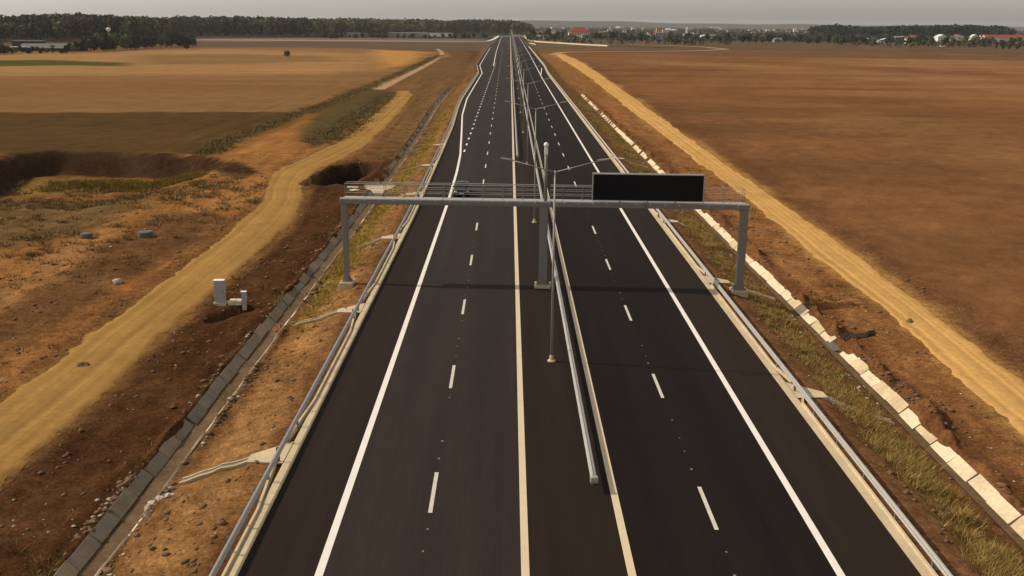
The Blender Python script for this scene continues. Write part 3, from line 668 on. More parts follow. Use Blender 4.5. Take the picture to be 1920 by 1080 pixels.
# ------------------------------------------------------------------ black car in the outer lane
def car(loc, rz, label):
    r = empty('car', loc, rz, label, 'car')      # front towards -Y
    st = [(-2.28, .62, .35, .60, None), (-2.2, .78, .30, .70, None), (-1.6, .88, .26, .86, None), (-.95, .90, .25, .95, .0), (-.35, .90, .25, .97, .44), (.1, .90, .25, .97, .50), (1.0, .90, .25, .97, .48), (1.55, .89, .26, .98, .30), (1.95, .86, .28, .98, .06), (2.2, .80, .34, .93, None), (2.28, .66, .42, .80, None)]
    R = []
    for yy, w, z0, z1, gh_ in st:
        g = max(gh_ or 0, .012); tw = w * (.97 - .42 * min(g, .5))
        R.append([(-w * .94, yy, z0), (w * .94, yy, z0), (w, yy, (z0 + z1) / 2), (w * .965, yy, z1 - .04), (w * .93, yy, z1), (tw * .90, yy, z1 + g * .93), (tw * .72, yy, z1 + g), (-tw * .72, yy, z1 + g), (-tw * .90, yy, z1 + g * .93), (-w * .93, yy, z1), (-w * .965, yy, z1 - .04), (-w, yy, (z0 + z1) / 2)])
    body = MB().rings(R).build('body', M['black'], r, smooth=True)
    MB().hexa([(-.74, -.98, .985), (.74, -.98, .985), (.74, -.95, .975), (-.74, -.95, .975), (-.62, -.36, 1.40), (.62, -.36, 1.40), (.62, -.33, 1.39), (-.62, -.33, 1.39)]).build('windscreen', M['glass'], r)
    MB().hexa([(-.70, 1.95, 1.045), (-.70, 1.98, 1.06), (.70, 1.98, 1.06), (.70, 1.95, 1.045), (-.58, 1.50, 1.30), (-.58, 1.53, 1.315), (.58, 1.53, 1.315), (.58, 1.50, 1.30)]).build('rear_window', M['glass'], r)
    for s in (-1, 1):
        P = [(s * .862, -.55, 1.01), (s * .862, 1.5, 1.01), (s * .755, 1.15, 1.36), (s * .745, -.10, 1.38)]
        P2 = [(p[0] - s * .03, p[1], p[2]) for p in P]; MB().hexa(P + P2 if s < 0 else P2 + P).build('side_window', M['glass'], r)
        MB().hexa([(s * .52, -2.27, .60), (s * .84, -2.10, .62), (s * .84, -2.0, .62), (s * .52, -2.1, .60), (s * .52, -2.25, .72), (s * .82, -2.08, .76), (s * .82, -1.98, .76), (s * .52, -2.1, .72)]).build('headlight', M['lamp_glass'], r)
        MB().box((s * .70, 2.22, .78), (.26, .1, .14)).bev('tail_light', M['red'], r, w=.02)
        MB().box((s * 1.0, -.62, 1.03), (.2, .12, .14)).bev('mirror', M['black'], r, w=.03)
        for yy in (-1.42, 1.38):
            w = MB().tube((s * .70, yy, .33), (s * .93, yy, .33), .33, n=18).build('wheel', M['dark'], r)
            MB().tube((s * .90, yy, .33), (s * .945, yy, .33), .21, n=12).build('rim', M['chrome'], w)
    MB().box((0, -2.29, .47), (.52, .02, .12)).build('number_plate', M['white'], r)
    MB().box((0, -2.265, .60), (.8, .03, .10)).build('grille', M['dark'], r)
    return r
cx, cy = gp(866, 368, 0)
car((cx, cy + 1.2, .003), 0, 'black car beneath the gantry railings in the outer lane')

# ------------------------------------------------------------------ roadside cabinets, manholes, odd pieces
cb = empty('utility_cabinet', (-21.2, 69.3, gh(-21.2, 69.3)), .05, 'tall grey metal cabinet beside the left dirt track', 'cabinet')
bdy = MB().box((0, 0, 1.05), (.74, .42, 1.66)).bev('body', M['cabinet'], cb, w=.012)
MB().box((0, 0, 1.90), (.80, .48, .05)).bev('roof', M['white'], cb, w=.01)
MB().box((0, -.217, 1.05), (.68, .015, 1.58)).bev('door', M['cabinet'], cb, w=.004)
MB().box((.26, -.235, 1.1), (.03, .03, .16)).build('handle', M['post'], cb)
MB().box((0, 0, .08), (.95, .60, .30)).bev('plinth', M['concrete'], cb, w=.02)
pc = empty('meter_post', (-19.35, 68.95, gh(-19.35, 68.95)), 0, 'short pale meter box on a post right of the tall cabinet', 'meter box')
MB().box((0, 0, .75), (.34, .26, .95)).bev('box', M['cabinet'], pc, w=.01)
MB().box((0, 0, 1.24), (.40, .32, .04)).build('lid', M['white'], pc)
MB().box((0, 0, .1), (.30, .22, .5)).build('post', M['concrete'], pc)
pad = empty('concrete_pad', (-20.1, 69.5, gh(-20.1, 69.5)), 0, 'low pale concrete pad between the cabinet and the meter box', 'pad')
MB().box((-.28, 0, .12), (.46, .8, .36)).bev('block', M['slab'], pad, w=.02); MB().box((.22, 0, .12), (.46, .8, .36)).bev('block', M['slab'], pad, w=.02)
for i, (xx, yy, r) in enumerate(((-40.6, 92.1, .56), (-35.1, 92.5, .72))):
    mh = empty('manhole', (xx, yy, gh(xx, yy) - .05), 0, ('smaller dark concrete manhole ring standing in the bare soil left of the other' if i == 0 else 'larger dark concrete manhole ring nearer the dirt track'), 'manhole', 'manhole rings in the soil')
    MB().lathe((0, 0, 0), [(r, 0), (r, .46), (r * .96, .50), (r * .80, .50), (r * .80, .3)], 20).build('ring', M['manhole'], mh)
    MB().lathe((0, 0, .44), [(r * .90, 0), (r * .92, .08), (r * .3, .12), (.01, .12)], 20).build('cover', M['manhole'], mh)
def rock_mesh(name, seed, m, n=2):
    import bmesh
    bm = bmesh.new(); bmesh.ops.create_icosphere(bm, subdivisions=n, radius=1); rr = random.Random(seed)
    ax = [Vector((rr.uniform(-1, 1), rr.uniform(-1, 1), rr.uniform(-1, 1))).normalized() for _ in range(7)]
    for v in bm.verts:
        s = 1.0
        for a in ax: s -= .42 * max(0, v.co.dot(a) - .45)
        v.co *= s * rr.uniform(.92, 1.06)
    me = bpy.data.meshes.new(name); bm.to_mesh(me); bm.free(); me.materials.append(m); return me
RK = [rock_mesh('rock', k, M['stone']) for k in range(3)]; CL = [rock_mesh('soil_clod', 10 + k, M['clod']) for k in range(3)]
for i, (p, s, me, nm, lab) in enumerate((((222, 531), .40, RK[0], 'boulder', 'pale lump of rubble lying alone left of the dirt track'), ((205, 462), .22, CL[0], 'soil_clod', 'small dark clod in the soil below the smaller manhole'), ((156, 688), .35, CL[1], 'soil_clod', 'dark clod lying on the left dirt track'),
        ((1705, 612), .30, CL[2], 'soil_clod', 'dark clod near the right dirt track beyond the ditch'), ((208, 465), .16, RK[1], 'rock', 'small white stone in the soil right of the dark clod'))):
    gx, gy = gp(*p, -1); o = add(nm, me, None, None, (gx, gy, gh(gx, gy) + s * .3)); o.scale = (s * 1.3, s, s * .75); o.rotation_euler = (0, 0, i * 1.3); tag(o, lab, 'rock' if 'clod' not in nm else 'clod')
gx, gy = gp(304, 940, -1); rh = empty('rubble_heap', (gx, gy, gh(gx, gy)), 0, 'pale rubble heap at the foot of the nearest left chute', 'rubble')
for i in range(14):
    a = random.uniform(0, 6.28); d = .55 * math.sqrt(random.random()); s_ = random.uniform(.07, .2); o = add('stone', RK[i % 3], None, rh, (d * math.cos(a) * 1.2, d * math.sin(a), gh(gx + d * math.cos(a), gy + d * math.sin(a)) - gh(gx, gy) + s_ * .4)); o.scale = (s_ * 1.3, s_, s_ * .7); o.rotation_euler = (0, 0, a * 3)
gx, gy = gp(519, 617, -1.5); mb = MB()
R = [[(gx * 0 + .5 * (s) * (1 - .3 * q), -.8 + 1.6 * q, .08 + .10 * math.sin(7 * q + 5 * s) + .05 * math.sin(13 * s + q * 3)) for s in np.linspace(-.6, .6, 8)] for q in np.linspace(0, 1, 12)]
o = mb.rings(R, closed=False, caps=False).build('red_cloth', M['red'], None, (gx, gy, -1.56), smooth=True); o.rotation_euler = (0, -.2, .1); sm = o.modifiers.new('thick', 'SOLIDIFY'); sm.thickness = .012
tag(o, 'crumpled dark red cloth lying in the left ditch', 'cloth')

# ------------------------------------------------------------------ loose stones, clods, grass: uncountable stuff
def scatter(name, n, xf, yr, size, meshes_v, m, seed, dens=None, flat=.7):
    rg = np.random.default_rng(seed); V, Fs = [], []; base = 0
    yy = yr[0] * (yr[1] / yr[0]) ** rg.random(n); xx = xf(rg, n, yy)
    if dens is not None:
        k = rg.random(n) < dens(xx, yy); xx, yy = xx[k], yy[k]
    zz = height(xx, yy); ss = size[0] * (size[1] / size[0]) ** (rg.random(len(xx)) ** 2) * (1 + yy / 260)
    v0, f0 = meshes_v
    for a, b, c, s in zip(xx, yy, zz, ss):
        t = rg.random() * 6.28; cs, sn = math.cos(t), math.sin(t); q = v0 * (s * np.array([1 + rg.random() * .6, 1, flat])) * (1 + .25 * (rg.random(v0.shape) - .5))
        V.append(np.c_[a + q[:, 0] * cs - q[:, 1] * sn, b + q[:, 0] * sn + q[:, 1] * cs, c + q[:, 2] + s * .15]); Fs.append(f0 + base); base += len(v0)
    return tag(add(name, quads_mesh(name, np.concatenate(V), np.concatenate(Fs)), m), kind='stuff')
OCT = (np.array([(1, 0, 0), (.3, .95, 0), (-.8, .6, 0), (-.8, -.6, 0), (.3, -.95, 0), (.1, .1, .85), (0, 0, -.6)]), np.array([(0, 1, 5), (1, 2, 5), (2, 3, 5), (3, 4, 5), (4, 0, 5), (1, 0, 6), (2, 1, 6), (3, 2, 6), (4, 3, 6), (0, 4, 6)]))
off_tracks = lambda a, b: ((poly_sd(a, b, TLP) < -.3) & (poly_sd(a, b, TRP) < -.3)).astype(float)
def both(rg, n, yy):
    s = rg.random(n) < .62; l = -11.3 - 48 * rg.random(n) ** 1.6; r = 17.2 + 16 * rg.random(n) ** 1.2; v = np.where(s, l, r)
    return v
def not_ditch(a, b): return ((np.abs(a + 16.1) > 1.0) & (np.abs(a - 21.7) > .75)).astype(float) * off_tracks(a, b)
clump = lambda a, b, s, k: sstep(.0, .12, fbm(a * k, b * k, s))
scatter('soil_clods', 10000, both, (26, 150), (.03, .17), OCT, M['clod'], 1, lambda a, b: not_ditch(a, b) * (.2 + .8 * clump(a, b, 81, .35)))
scatter('gravel_stones', 3600, both, (26, 150), (.022, .075), OCT, M['stone'], 2, lambda a, b: not_ditch(a, b) * (.10 + .9 * clump(a, b, 83, .3)))
scatter('rubble_stones', 900, lambda rg, n, yy: np.choose(rg.integers(0, 3, n), [-14.9 + .32 * rg.normal(size=n), 20.6 + .35 * rg.normal(size=n), -17.3 + .16 * rg.normal(size=n)]), (26, 160), (.04, .12), OCT, M['stone'], 3, lambda a, b: clump(a, b, 85, .4))
scatter('track_clods', 1700, lambda rg, n, yy: np.where(rg.random(n) < .5, np.interp(yy, TL[1][:, 1], TL[1][:, 0]) + 1.5 * rg.random(n) ** 1.5 + .1, np.interp(yy, TL[0][:, 1], TL[0][:, 0]) - 1.6 * rg.random(n) ** 1.5), (28, 130), (.04, .13), OCT, M['clod'], 4, lambda a, b: .1 + .7 * clump(a, b, 87, .3))
scatter('ditch_spoil', 3800, lambda rg, n, yy: np.choose(rg.integers(0, 4, n), [-16.05 + .25 * rg.normal(size=n), -15.1 + .16 * rg.normal(size=n), 22.42 + .2 * rg.normal(size=n), -17.22 + .14 * rg.normal(size=n)]), (26, 200), (.05, .2), OCT, M['clod'], 8, lambda a, b: .1 + .9 * clump(a, b, 88, .35), .5)
scatter('road_debris', 40, lambda rg, n, yy: -1.0 + rg.normal(size=n) * .5, (45, 46.5), (.012, .03), OCT, M['stone'], 5)

def tufts(name, xx, yy, h0, w0, cols, nb, seed, spread=.22):
    rg = np.random.default_rng(seed); N = len(xx); zz = height(xx, yy)
    n = N * nb; cx_, cy_, cz_ = np.repeat(xx, nb), np.repeat(yy, nb), np.repeat(zz, nb); sc = np.repeat(.6 + .8 * rg.random(N), nb)
    far = 1 + cy_ / 160
    a = rg.random(n) * 6.283; r = spread * rg.random(n) * sc * far; bx, by = cx_ + np.cos(a) * r, cy_ + np.sin(a) * r
    h = h0 * (.5 + .8 * rg.random(n)) * sc; t = rg.random(n) * 6.283; w = w0 * (.6 + .8 * rg.random(n)) * far
    lean = h * (.4 + .9 * rg.random(n)); la = a + rg.normal(size=n) * .6
    p0 = np.c_[bx - np.cos(t) * w, by - np.sin(t) * w, cz_ - .03]; p1 = np.c_[bx + np.cos(t) * w, by + np.sin(t) * w, cz_ - .03]
    p2 = np.c_[bx + np.cos(la) * lean, by + np.sin(la) * lean, cz_ + h]
    V = np.stack([p0, p1, p2], 1).reshape(-1, 3); Fq = np.arange(n * 3).reshape(-1, 3)
    cols = np.array([alb(c) for c in cols]); pick = np.repeat(rg.integers(0, len(cols), N), nb); C = cols[pick] * (.7 + .6 * rg.random((n, 1)))
    me = quads_mesh(name, V, Fq); set_col(me, np.repeat(C, 3, 0)); return tag(add(name, me, M['grass']), kind='stuff')
rg = np.random.default_rng(11)
yy = 26 * (260 / 26) ** rg.random(12000); xx = 18.9 + .75 * rg.normal(size=12000) + .5 * fbm(yy * .08, yy * 0, 91)
k = (xx > 17.5) & (xx < 20.5) & (rg.random(12000) < .12 + .88 * clump(xx, yy, 92, .22)); tufts('verge_grass', xx[k], yy[k], .26, .011, [(160, 130, 66), (140, 120, 58), (170, 136, 78), (120, 102, 54), (150, 112, 66), (128, 92, 56)], 20, 12, .28)
yy = 62 * (240 / 62) ** rg.random(2600); xx = -13.9 + .65 * rg.normal(size=2600)
k = (xx > -15.1) & (xx < -12) & (rg.random(2600) < .15 + .85 * clump(xx, yy, 93, .2)); tufts('verge_grass', xx[k], yy[k], .34, .018, [(164, 134, 58), (142, 122, 52), (172, 134, 66)], 14, 13)
yy = 26 * (150 / 26) ** rg.random(9000); xx = np.where(rg.random(9000) < .8, -18.2 - 46 * rg.random(9000), 23 + 5 * rg.random(9000))
k = (rg.random(9000) < off_tracks(xx, yy) * (clump(xx, yy, 94, .11) * clump(xx, yy, 95, .5))); tufts('dry_weeds', xx[k], yy[k], .26, .02, [(110, 84, 44), (92, 78, 38), (78, 72, 34), (132, 100, 54)], 14, 14, .3)
yy = 26 * (160 / 26) ** rg.random(2600); xx = -14.7 + 3.2 * rg.random(2600); k = rg.random(2600) < clump(xx, yy, 99, .3) * .5
tufts('bank_straw', xx[k], yy[k], .14, .010, [(170, 130, 76), (150, 110, 64), (132, 100, 54)], 12, 20, .25)
yy = 30 * (200 / 30) ** rg.random(1500); xx = np.where(rg.random(1500) < .6, -15.95 + .3 * rg.normal(size=1500), -17.4 + .2 * rg.normal(size=1500)); k = rg.random(1500) < clump(xx, yy, 101, .2) * .7
tufts('ditch_weeds', xx[k], yy[k], .3, .011, [(150, 122, 66), (130, 108, 60), (112, 98, 54)], 16, 21, .25)
# yellow-green growth on the pit floor below its bank, scrub on the pit slope and along the field edge
xx = -68 + 25 * rg.random(2600); yy = np.interp(xx, [-76, -70, -60, -48, -42], [139, 146, 148, 144.5, 138]) - 3.6 * np.abs(rg.normal(size=2600)); k_ = rg.random(2600) < .2 + .8 * clump(xx, yy, 97, .16); xx, yy = xx[k_], yy[k_]
tufts('pit_grass', xx, yy, .42, .03, [(140, 114, 48), (126, 102, 46), (112, 88, 46)], 16, 15, .45)
xx = -72 + 36 * rg.random(1500); yy = 95 + 36 * rg.random(1500); k = rg.random(1500) < clump(xx, yy, 96, .09)
tufts('pit_weeds', xx[k], yy[k], .3, .03, [(122, 100, 58), (130, 104, 62), (108, 90, 52)], 22, 16, .5)
xx = -74 + 46 * rg.random(1400); yy = 84 + 64 * rg.random(1400); k = rg.random(1400) < clump(xx, yy, 98, .10) * off_tracks(xx, yy) * .4
tufts('low_scrub', xx[k], yy[k], .42, .03, [(122, 98, 58), (108, 90, 52), (134, 104, 64)], 30, 18, .5)
xx = -36 + 12 * rg.random(900); yy = 150 + 150 * rg.random(900); isl = np.array([gp(*p, -1) for p in ((566,258),(575,235),(640,195),(700,172),(742,166),(702,215),(642,262),(600,271))]); k = poly_sd(xx, yy, isl) > -1
tufts('island_grass', xx[k], yy[k], .4, .03, [(116, 96, 56), (106, 88, 52), (124, 98, 58)], 20, 19, .6)
t = rg.random(2600); e = np.array([gp(395, 286, -1), gp(430, 264, -1), gp(560, 214, -1), gp(700, 160, -1), gp(825, 104, -1)])
d = np.r_[0, np.cumsum(np.hypot(*np.diff(e, axis=0).T))]; xx = np.interp(t ** 2 * d[-1], d, e[:, 0]) + rg.normal(size=2600) * 1.0; yy = np.interp(t ** 2 * d[-1], d, e[:, 1]) + rg.normal(size=2600) * 1.5
tufts('field_edge_scrub', xx[::2], yy[::2], .35, .03, [(116, 96, 56), (124, 100, 60), (106, 88, 52)], 16, 17, .5)

# ------------------------------------------------------------------ trees
def crown_arrays(seed, h, w, n, leaf, cols, base=.28, lobes=7):
    rg = np.random.default_rng(seed); L = []
    for i in range(lobes):
        a = rg.random() * 6.283; zc = base * h + (1 - base) * h * (.22 + .55 * rg.random()); rr = w * .5 * (.45 + .25 * rg.random()); d = w * .5 * .55 * math.sqrt(rg.random())
        L.append((d * math.cos(a), d * math.sin(a), zc, rr, rr * (.8 + .4 * rg.random())))
    L.append((0, 0, h * .78, w * .30, h * .22))
    L = np.array(L); k = rg.integers(0, len(L), n)
    u = rg.normal(size=(n, 3)); u /= np.linalg.norm(u, axis=1)[:, None]; rad = .62 + .42 * rg.random(n) ** .6
    P = L[k, :3] + u * rad[:, None] * np.c_[L[k, 3], L[k, 3], L[k, 4]]
    P[:, 2] = np.clip(P[:, 2], base * h * .6, None)
    nrm = u + .7 * rg.normal(size=(n, 3)); nrm /= np.linalg.norm(nrm, axis=1)[:, None]
    t1 = np.cross(nrm, rg.normal(size=(n, 3))); t1 /= np.linalg.norm(t1, axis=1)[:, None]; t2 = np.cross(nrm, t1)
    s = leaf * (.6 + .8 * rg.random((n, 1)))
    V = np.stack([P - t1 * s - t2 * s * .7, P + t1 * s - t2 * s * .8, P + t1 * s * .8 + t2 * s, P - t1 * s * .9 + t2 * s * .8], 1).reshape(-1, 3)
    cl = np.array([alb(c) for c in cols]); lobe_c = rg.random(len(L)); C = cl[rg.integers(0, len(cl), n)] * (.75 + .5 * lobe_c[k])[:, None] * (.85 + .3 * rg.random((n, 1)))
    return V, np.repeat(C, 4, 0)
GREENS = {'dark': [(52, 54, 42), (55, 56, 43), (48, 50, 39)], 'olive': [(92, 92, 56), (84, 84, 52), (98, 94, 58)], 'mid': [(66, 68, 46), (60, 64, 44), (70, 70, 48)], 'brown': [(82, 66, 46), (74, 60, 42)]}
CR = {}
def crown_mesh(kind, var):
    if (kind, var) not in CR:
        V, C = crown_arrays(300 + var * 13 + len(kind), 1.0, (.85, 1.0, .7)[var % 3], 620, .045, GREENS[kind], base=.16)
        me = quads_mesh('crown', V, np.arange(len(V)).reshape(-1, 4)); set_col(me, C); me.materials.append(M['leaf'])
        mb = MB(); mb.tube((0, 0, -.03), (.01, 0, .45), .028, .014, n=7)
        for a in (0.5, 2.4, 4.4): mb.tube((.006, 0, .25 + .05 * a / 4), (.18 * math.cos(a), .18 * math.sin(a), .5), .013, .005, n=5)
        CR[(kind, var)] = (me, new_mesh('trunk', mb.v, mb.f)); CR[(kind, var)][1].materials.append(M['bark'])
    return CR[(kind, var)]
def tree(xx, yy, h, kind, label, group, wide=1.0, z=None):
    var = random.randrange(3); cm, tm = crown_mesh(kind, var)
    r = empty('tree', (xx, yy, gh(xx, yy) if z is None else z), random.uniform(0, 6.28), label, 'tree', group)
    r.scale = (h * wide, h * wide, h)
    add('crown', cm, None, r); add('trunk', tm, None, r); return r
def tk(kinds, tall, where):
    k = random.choice(kinds); return k, '%s %s tree%s' % ('taller' if tall else 'lower', {'dark': 'dark green', 'mid': 'green', 'olive': 'olive', 'brown': 'brownish'}[k], where)
gx, gy = gp(350, 92.5, -1); tree(gx, gy, 4.6, 'dark', 'small round dark tree alone at the far edge of the tan field', None, 1.1)
gx, gy = gp(540, 106.5, -1); tree(gx, gy, 3.6, 'olive', 'low spreading bush alone in the middle of the tan field', None, 1.9)
for i in range(64):                                                   # belt in front of the sheds, left
    px = -60 + 428 * (i + random.random()) / 64; row = random.choice((0, 0, 1, 2)); py = np.interp(px, [-60, 0, 60, 130, 180, 260, 300, 370], [104, 102, 101, 101, 97, 92, 90, 87]) - row * 2.6
    gx, gy = gp(px, py, -1); D = gy
    hpx = np.interp(px, [-60, 0, 25, 60, 110, 150, 200, 240, 300, 340, 370], [20, 22, 12, 9, 12, 20, 28, 24, 20, 24, 14]) * random.uniform(.7, 1.1)
    tree(gx, gy, max(2.5, hpx * D / F_PX), *tk(('dark', 'dark', 'mid', 'olive'), hpx > 17, ' in the belt ' + ('at the far left edge' if px < 20 else 'in front of the low grey shed' if px < 140 else 'below the white water tower' if px < 235 else 'right of the white water tower')), 'trees at the left sheds', 1.15)
for i in range(90):                                                   # village edge, right
    px = 990 + 960 * (i + random.random()) / 90
    if 1015 < px < 1112 and random.random() < .75: continue
    if 1220 < px < 1250 or 1640 < px < 1700 or (1740 < px < 1835 and random.random() < .5): continue
    py = np.interp(px, [990, 1110, 1250, 1450, 1600, 1750, 1950], [73, 77.5, 78.5, 81.5, 84.5, 87, 90]) - random.choice((0, .8, 1.8, 3.2))
    gx, gy = gp(px, py, -.7); hpx = random.uniform(9, 17); tree(gx, gy, hpx * gy / F_PX, *tk(('dark', 'mid', 'olive', 'mid', 'brown'), hpx > 13, ' at the village edge ' + ('near the red-roofed house' if px < 1130 else 'left of the blue house' if px < 1225 else 'right of the blue house' if px < 1345 else 'right of the long white house' if px < 1450 else 'left of the slanted white roof' if px < 1640 else 'right of the glass office' if px < 1780 else 'in front of the red store')), 'trees along the village edge', 1.15)
for i, px in enumerate((1708, 1868, 1880, 1893, 1907)):                # separate small trees at the field's far edge
    gx, gy = gp(px, 89 + (px - 1700) * .018, -.7); tree(gx, gy, random.uniform(4, 5) if px > 1800 else 3, 'dark', 'small round dark tree, %s from the left in the row at the right field edge' % ('first', 'second', 'third', 'fourth', 'fifth')[i], 'row of small trees at the right field edge', .75)
for i in range(26):                                                   # mid strip behind the ramp, left of the motorway
    px = 600 + 320 * (i + random.random()) / 26; gx, gy = gp(px, 73.2 - random.random() * 2.2, -1)
    tree(gx, gy, random.uniform(5, 10) * gy / F_PX, *tk(('dark', 'dark', 'mid'), i % 2, ' behind the left slip road ' + ('near the short white shed' if px < 700 else 'before the long pale warehouse' if px < 850 else 'closest to the motorway end')), 'trees behind the ramp', 1.3)
# woods: one mass each
def wood(name, items, n_leaf, cols_of, leaf):
    Vs, Cs = [], []
    for i, (xx, yy, h, w, kd) in enumerate(items):
        V, C = crown_arrays(1000 + i, h, w, n_leaf, leaf * h, GREENS[kd], base=.12, lobes=5)
        Vs.append(V + np.array([xx, yy, float(pl(yy, [(0, -1), (700, -1), (6000, 0)]))])); Cs.append(C)
    V = np.concatenate(Vs); me = quads_mesh(name, V, np.arange(len(V)).reshape(-1, 4)); set_col(me, np.concatenate(Cs))
    return tag(add(name, me, M['leaf']), kind='stuff')
def zcam(py): return CAM_H * F_PX / (py - HORIZON)
TOP_L = [(-150, 25), (0, 27), (20, 26), (35, 31), (60, 31), (80, 28), (130, 27), (200, 26.5), (240, 30), (280, 29.5), (320, 33), (338, 34), (350, 30.5), (400, 31), (480, 31), (560, 33), (600, 34), (640, 34.5), (660, 33.5), (700, 35), (760, 36), (810, 35.5), (830, 37.5), (850, 37.5), (880, 36.5), (920, 36.5), (950, 37.5), (975, 40), (988, 43.5), (994, 48)]
items = []; rr = random.Random(5)
for px in np.arange(-150, 992, 3.3):
    for row in range(6):
        p = px + rr.uniform(-3, 3); D = float(np.interp(p, [-150, 0, 340, 360, 600, 990], [950, 950, 1050, 1350, 1400, 1950])) * (1 + .055 * row + rr.uniform(-.02, .02))
        hor = HORIZON + (p - 960) * math.tan(ROLL); u = (p - 960) / F_PX
        htop = CAM_H + 1 + (hor - float(np.interp(p, *zip(*TOP_L)))) / F_PX * D
        h = htop * (rr.uniform(.9, 1.0) if row > 2 else rr.uniform(.62, .93))
        h *= 1 + .16 * float(fbm(np.array([p * .06]), np.array([row * 1.7]), 6)[0])
        nz = float(vnoise(np.array([p * .022]), np.array([row * .35]), 8)[0])
        if 600 < p < 845: kd = 'olive' if row < 4 and rr.random() < .75 else 'mid'
        elif 250 < p < 325: kd = 'olive' if rr.random() < .5 else 'mid'
        elif 170 < p < 240 and row < 4: kd = rr.choice(('brown', 'dark'))
        else: kd = rr.choice(('dark', 'mid', 'olive')) if nz > .66 else rr.choice(('dark', 'dark', 'dark', 'mid', 'brown'))
        items.append((u * D + YAW * D, D, h, h * rr.uniform(.55, .8), kd))
wood('woodland', items, 90, None, .052)
items = []
TOP_R = [(1500, 50), (1512, 48), (1545, 46), (1560, 47.5), (1600, 49.5), (1640, 48.5), (1690, 47.5), (1740, 46.8), (1800, 46.5), (1815, 49), (1830, 47.6), (1850, 50), (1868, 54)]
for px in np.arange(1500, 1868, 2.6):
    for row in range(5):
        p = px + rr.uniform(-3, 3); D = 1900 * (1 + .05 * row + rr.uniform(-.02, .02)); hor = HORIZON + (p - 960) * math.tan(ROLL); u = (p - 960) / F_PX
        h = (CAM_H + 1 + (hor - float(np.interp(p, *zip(*TOP_R)))) / F_PX * D) * rr.uniform(.8, 1.0)
        items.append((u * D + YAW * D, D, h, h * rr.uniform(.6, .9), 'dark'))
wood('woodland', items, 50, None, .08)
items = []
for i in range(2600):                                                 # gardens and hedges between the far houses
    D = 1000 * (5.0 ** rr.random()); p = rr.uniform(985, 2050); u = (p - 960) / F_PX
    if vnoise(np.array([u * D * .01]), np.array([D * .006]), 4)[0] < .34: continue
    h = rr.uniform(4, 9.5); items.append((u * D + YAW * D, D, h, h * rr.uniform(.8, 1.6), rr.choice(('dark', 'mid', 'olive', 'brown', 'mid'))))
wood('village_greenery', items, 34, None, .09)
# low wooded hills on the horizon
M['hill'] = mat('hill_woods', (0.055, 0.058, 0.045), .95, nscale=[.004, .02], namt=[.25, .25], spec=.05)
mb = MB(); R = []
for q in np.linspace(-1, 1, 161):
    xx = q * 6500; yb = 8200 + 500 * math.sin(q * 4); hgt = 36 + 9 * math.sin(q * 7 + 1) + 5 * math.sin(q * 19) + 2.5 * math.sin(q * 53)
    R.append([(xx, yb - 900, -5), (xx, yb - 500, hgt * .55), (xx, yb, hgt), (xx, yb + 700, hgt * .7), (xx, yb + 1500, -5)])
tag(mb.rings(R, closed=False, caps=False).build('hills', M['hill'], smooth=True), kind='structure')

# ------------------------------------------------------------------ buildings
WALL = {}
def bmat(nm, c, rough=.85):
    if nm not in WALL: WALL[nm] = mat(nm, c, rough, nscale=.4, namt=.1)
    return WALL[nm]
W_WHITE = bmat('white_render', (.74, .72, .68)); W_CREAM = bmat('cream_render', (.66, .56, .40)); W_GREY = bmat('grey_cladding', (.26, .26, .26)); W_DARK = bmat('dark_cladding', (.05, .05, .055)); W_BLUE = bmat('blue_grey_render', (.22, .29, .36))
W_ORANGE = bmat('orange_render', (.55, .32, .20)); R_RED = bmat('red_roof', (.25, .05, .035)); R_BROWN = bmat('brown_tiles', (.22, .09, .06)); R_GREY = bmat('grey_roof', (.22, .22, .22)); R_PALE = bmat('pale_roof', (.62, .60, .56)); R_GREEN = bmat('green_roof', (.06, .12, .10)); R_MID = bmat('weathered_grey_roof', (.12, .12, .118)); R_DARK = bmat('dark_roof', (.06, .06, .062))
M['pane'] = mat('window_glass', (.03, .035, .04), .15, spec=.6)
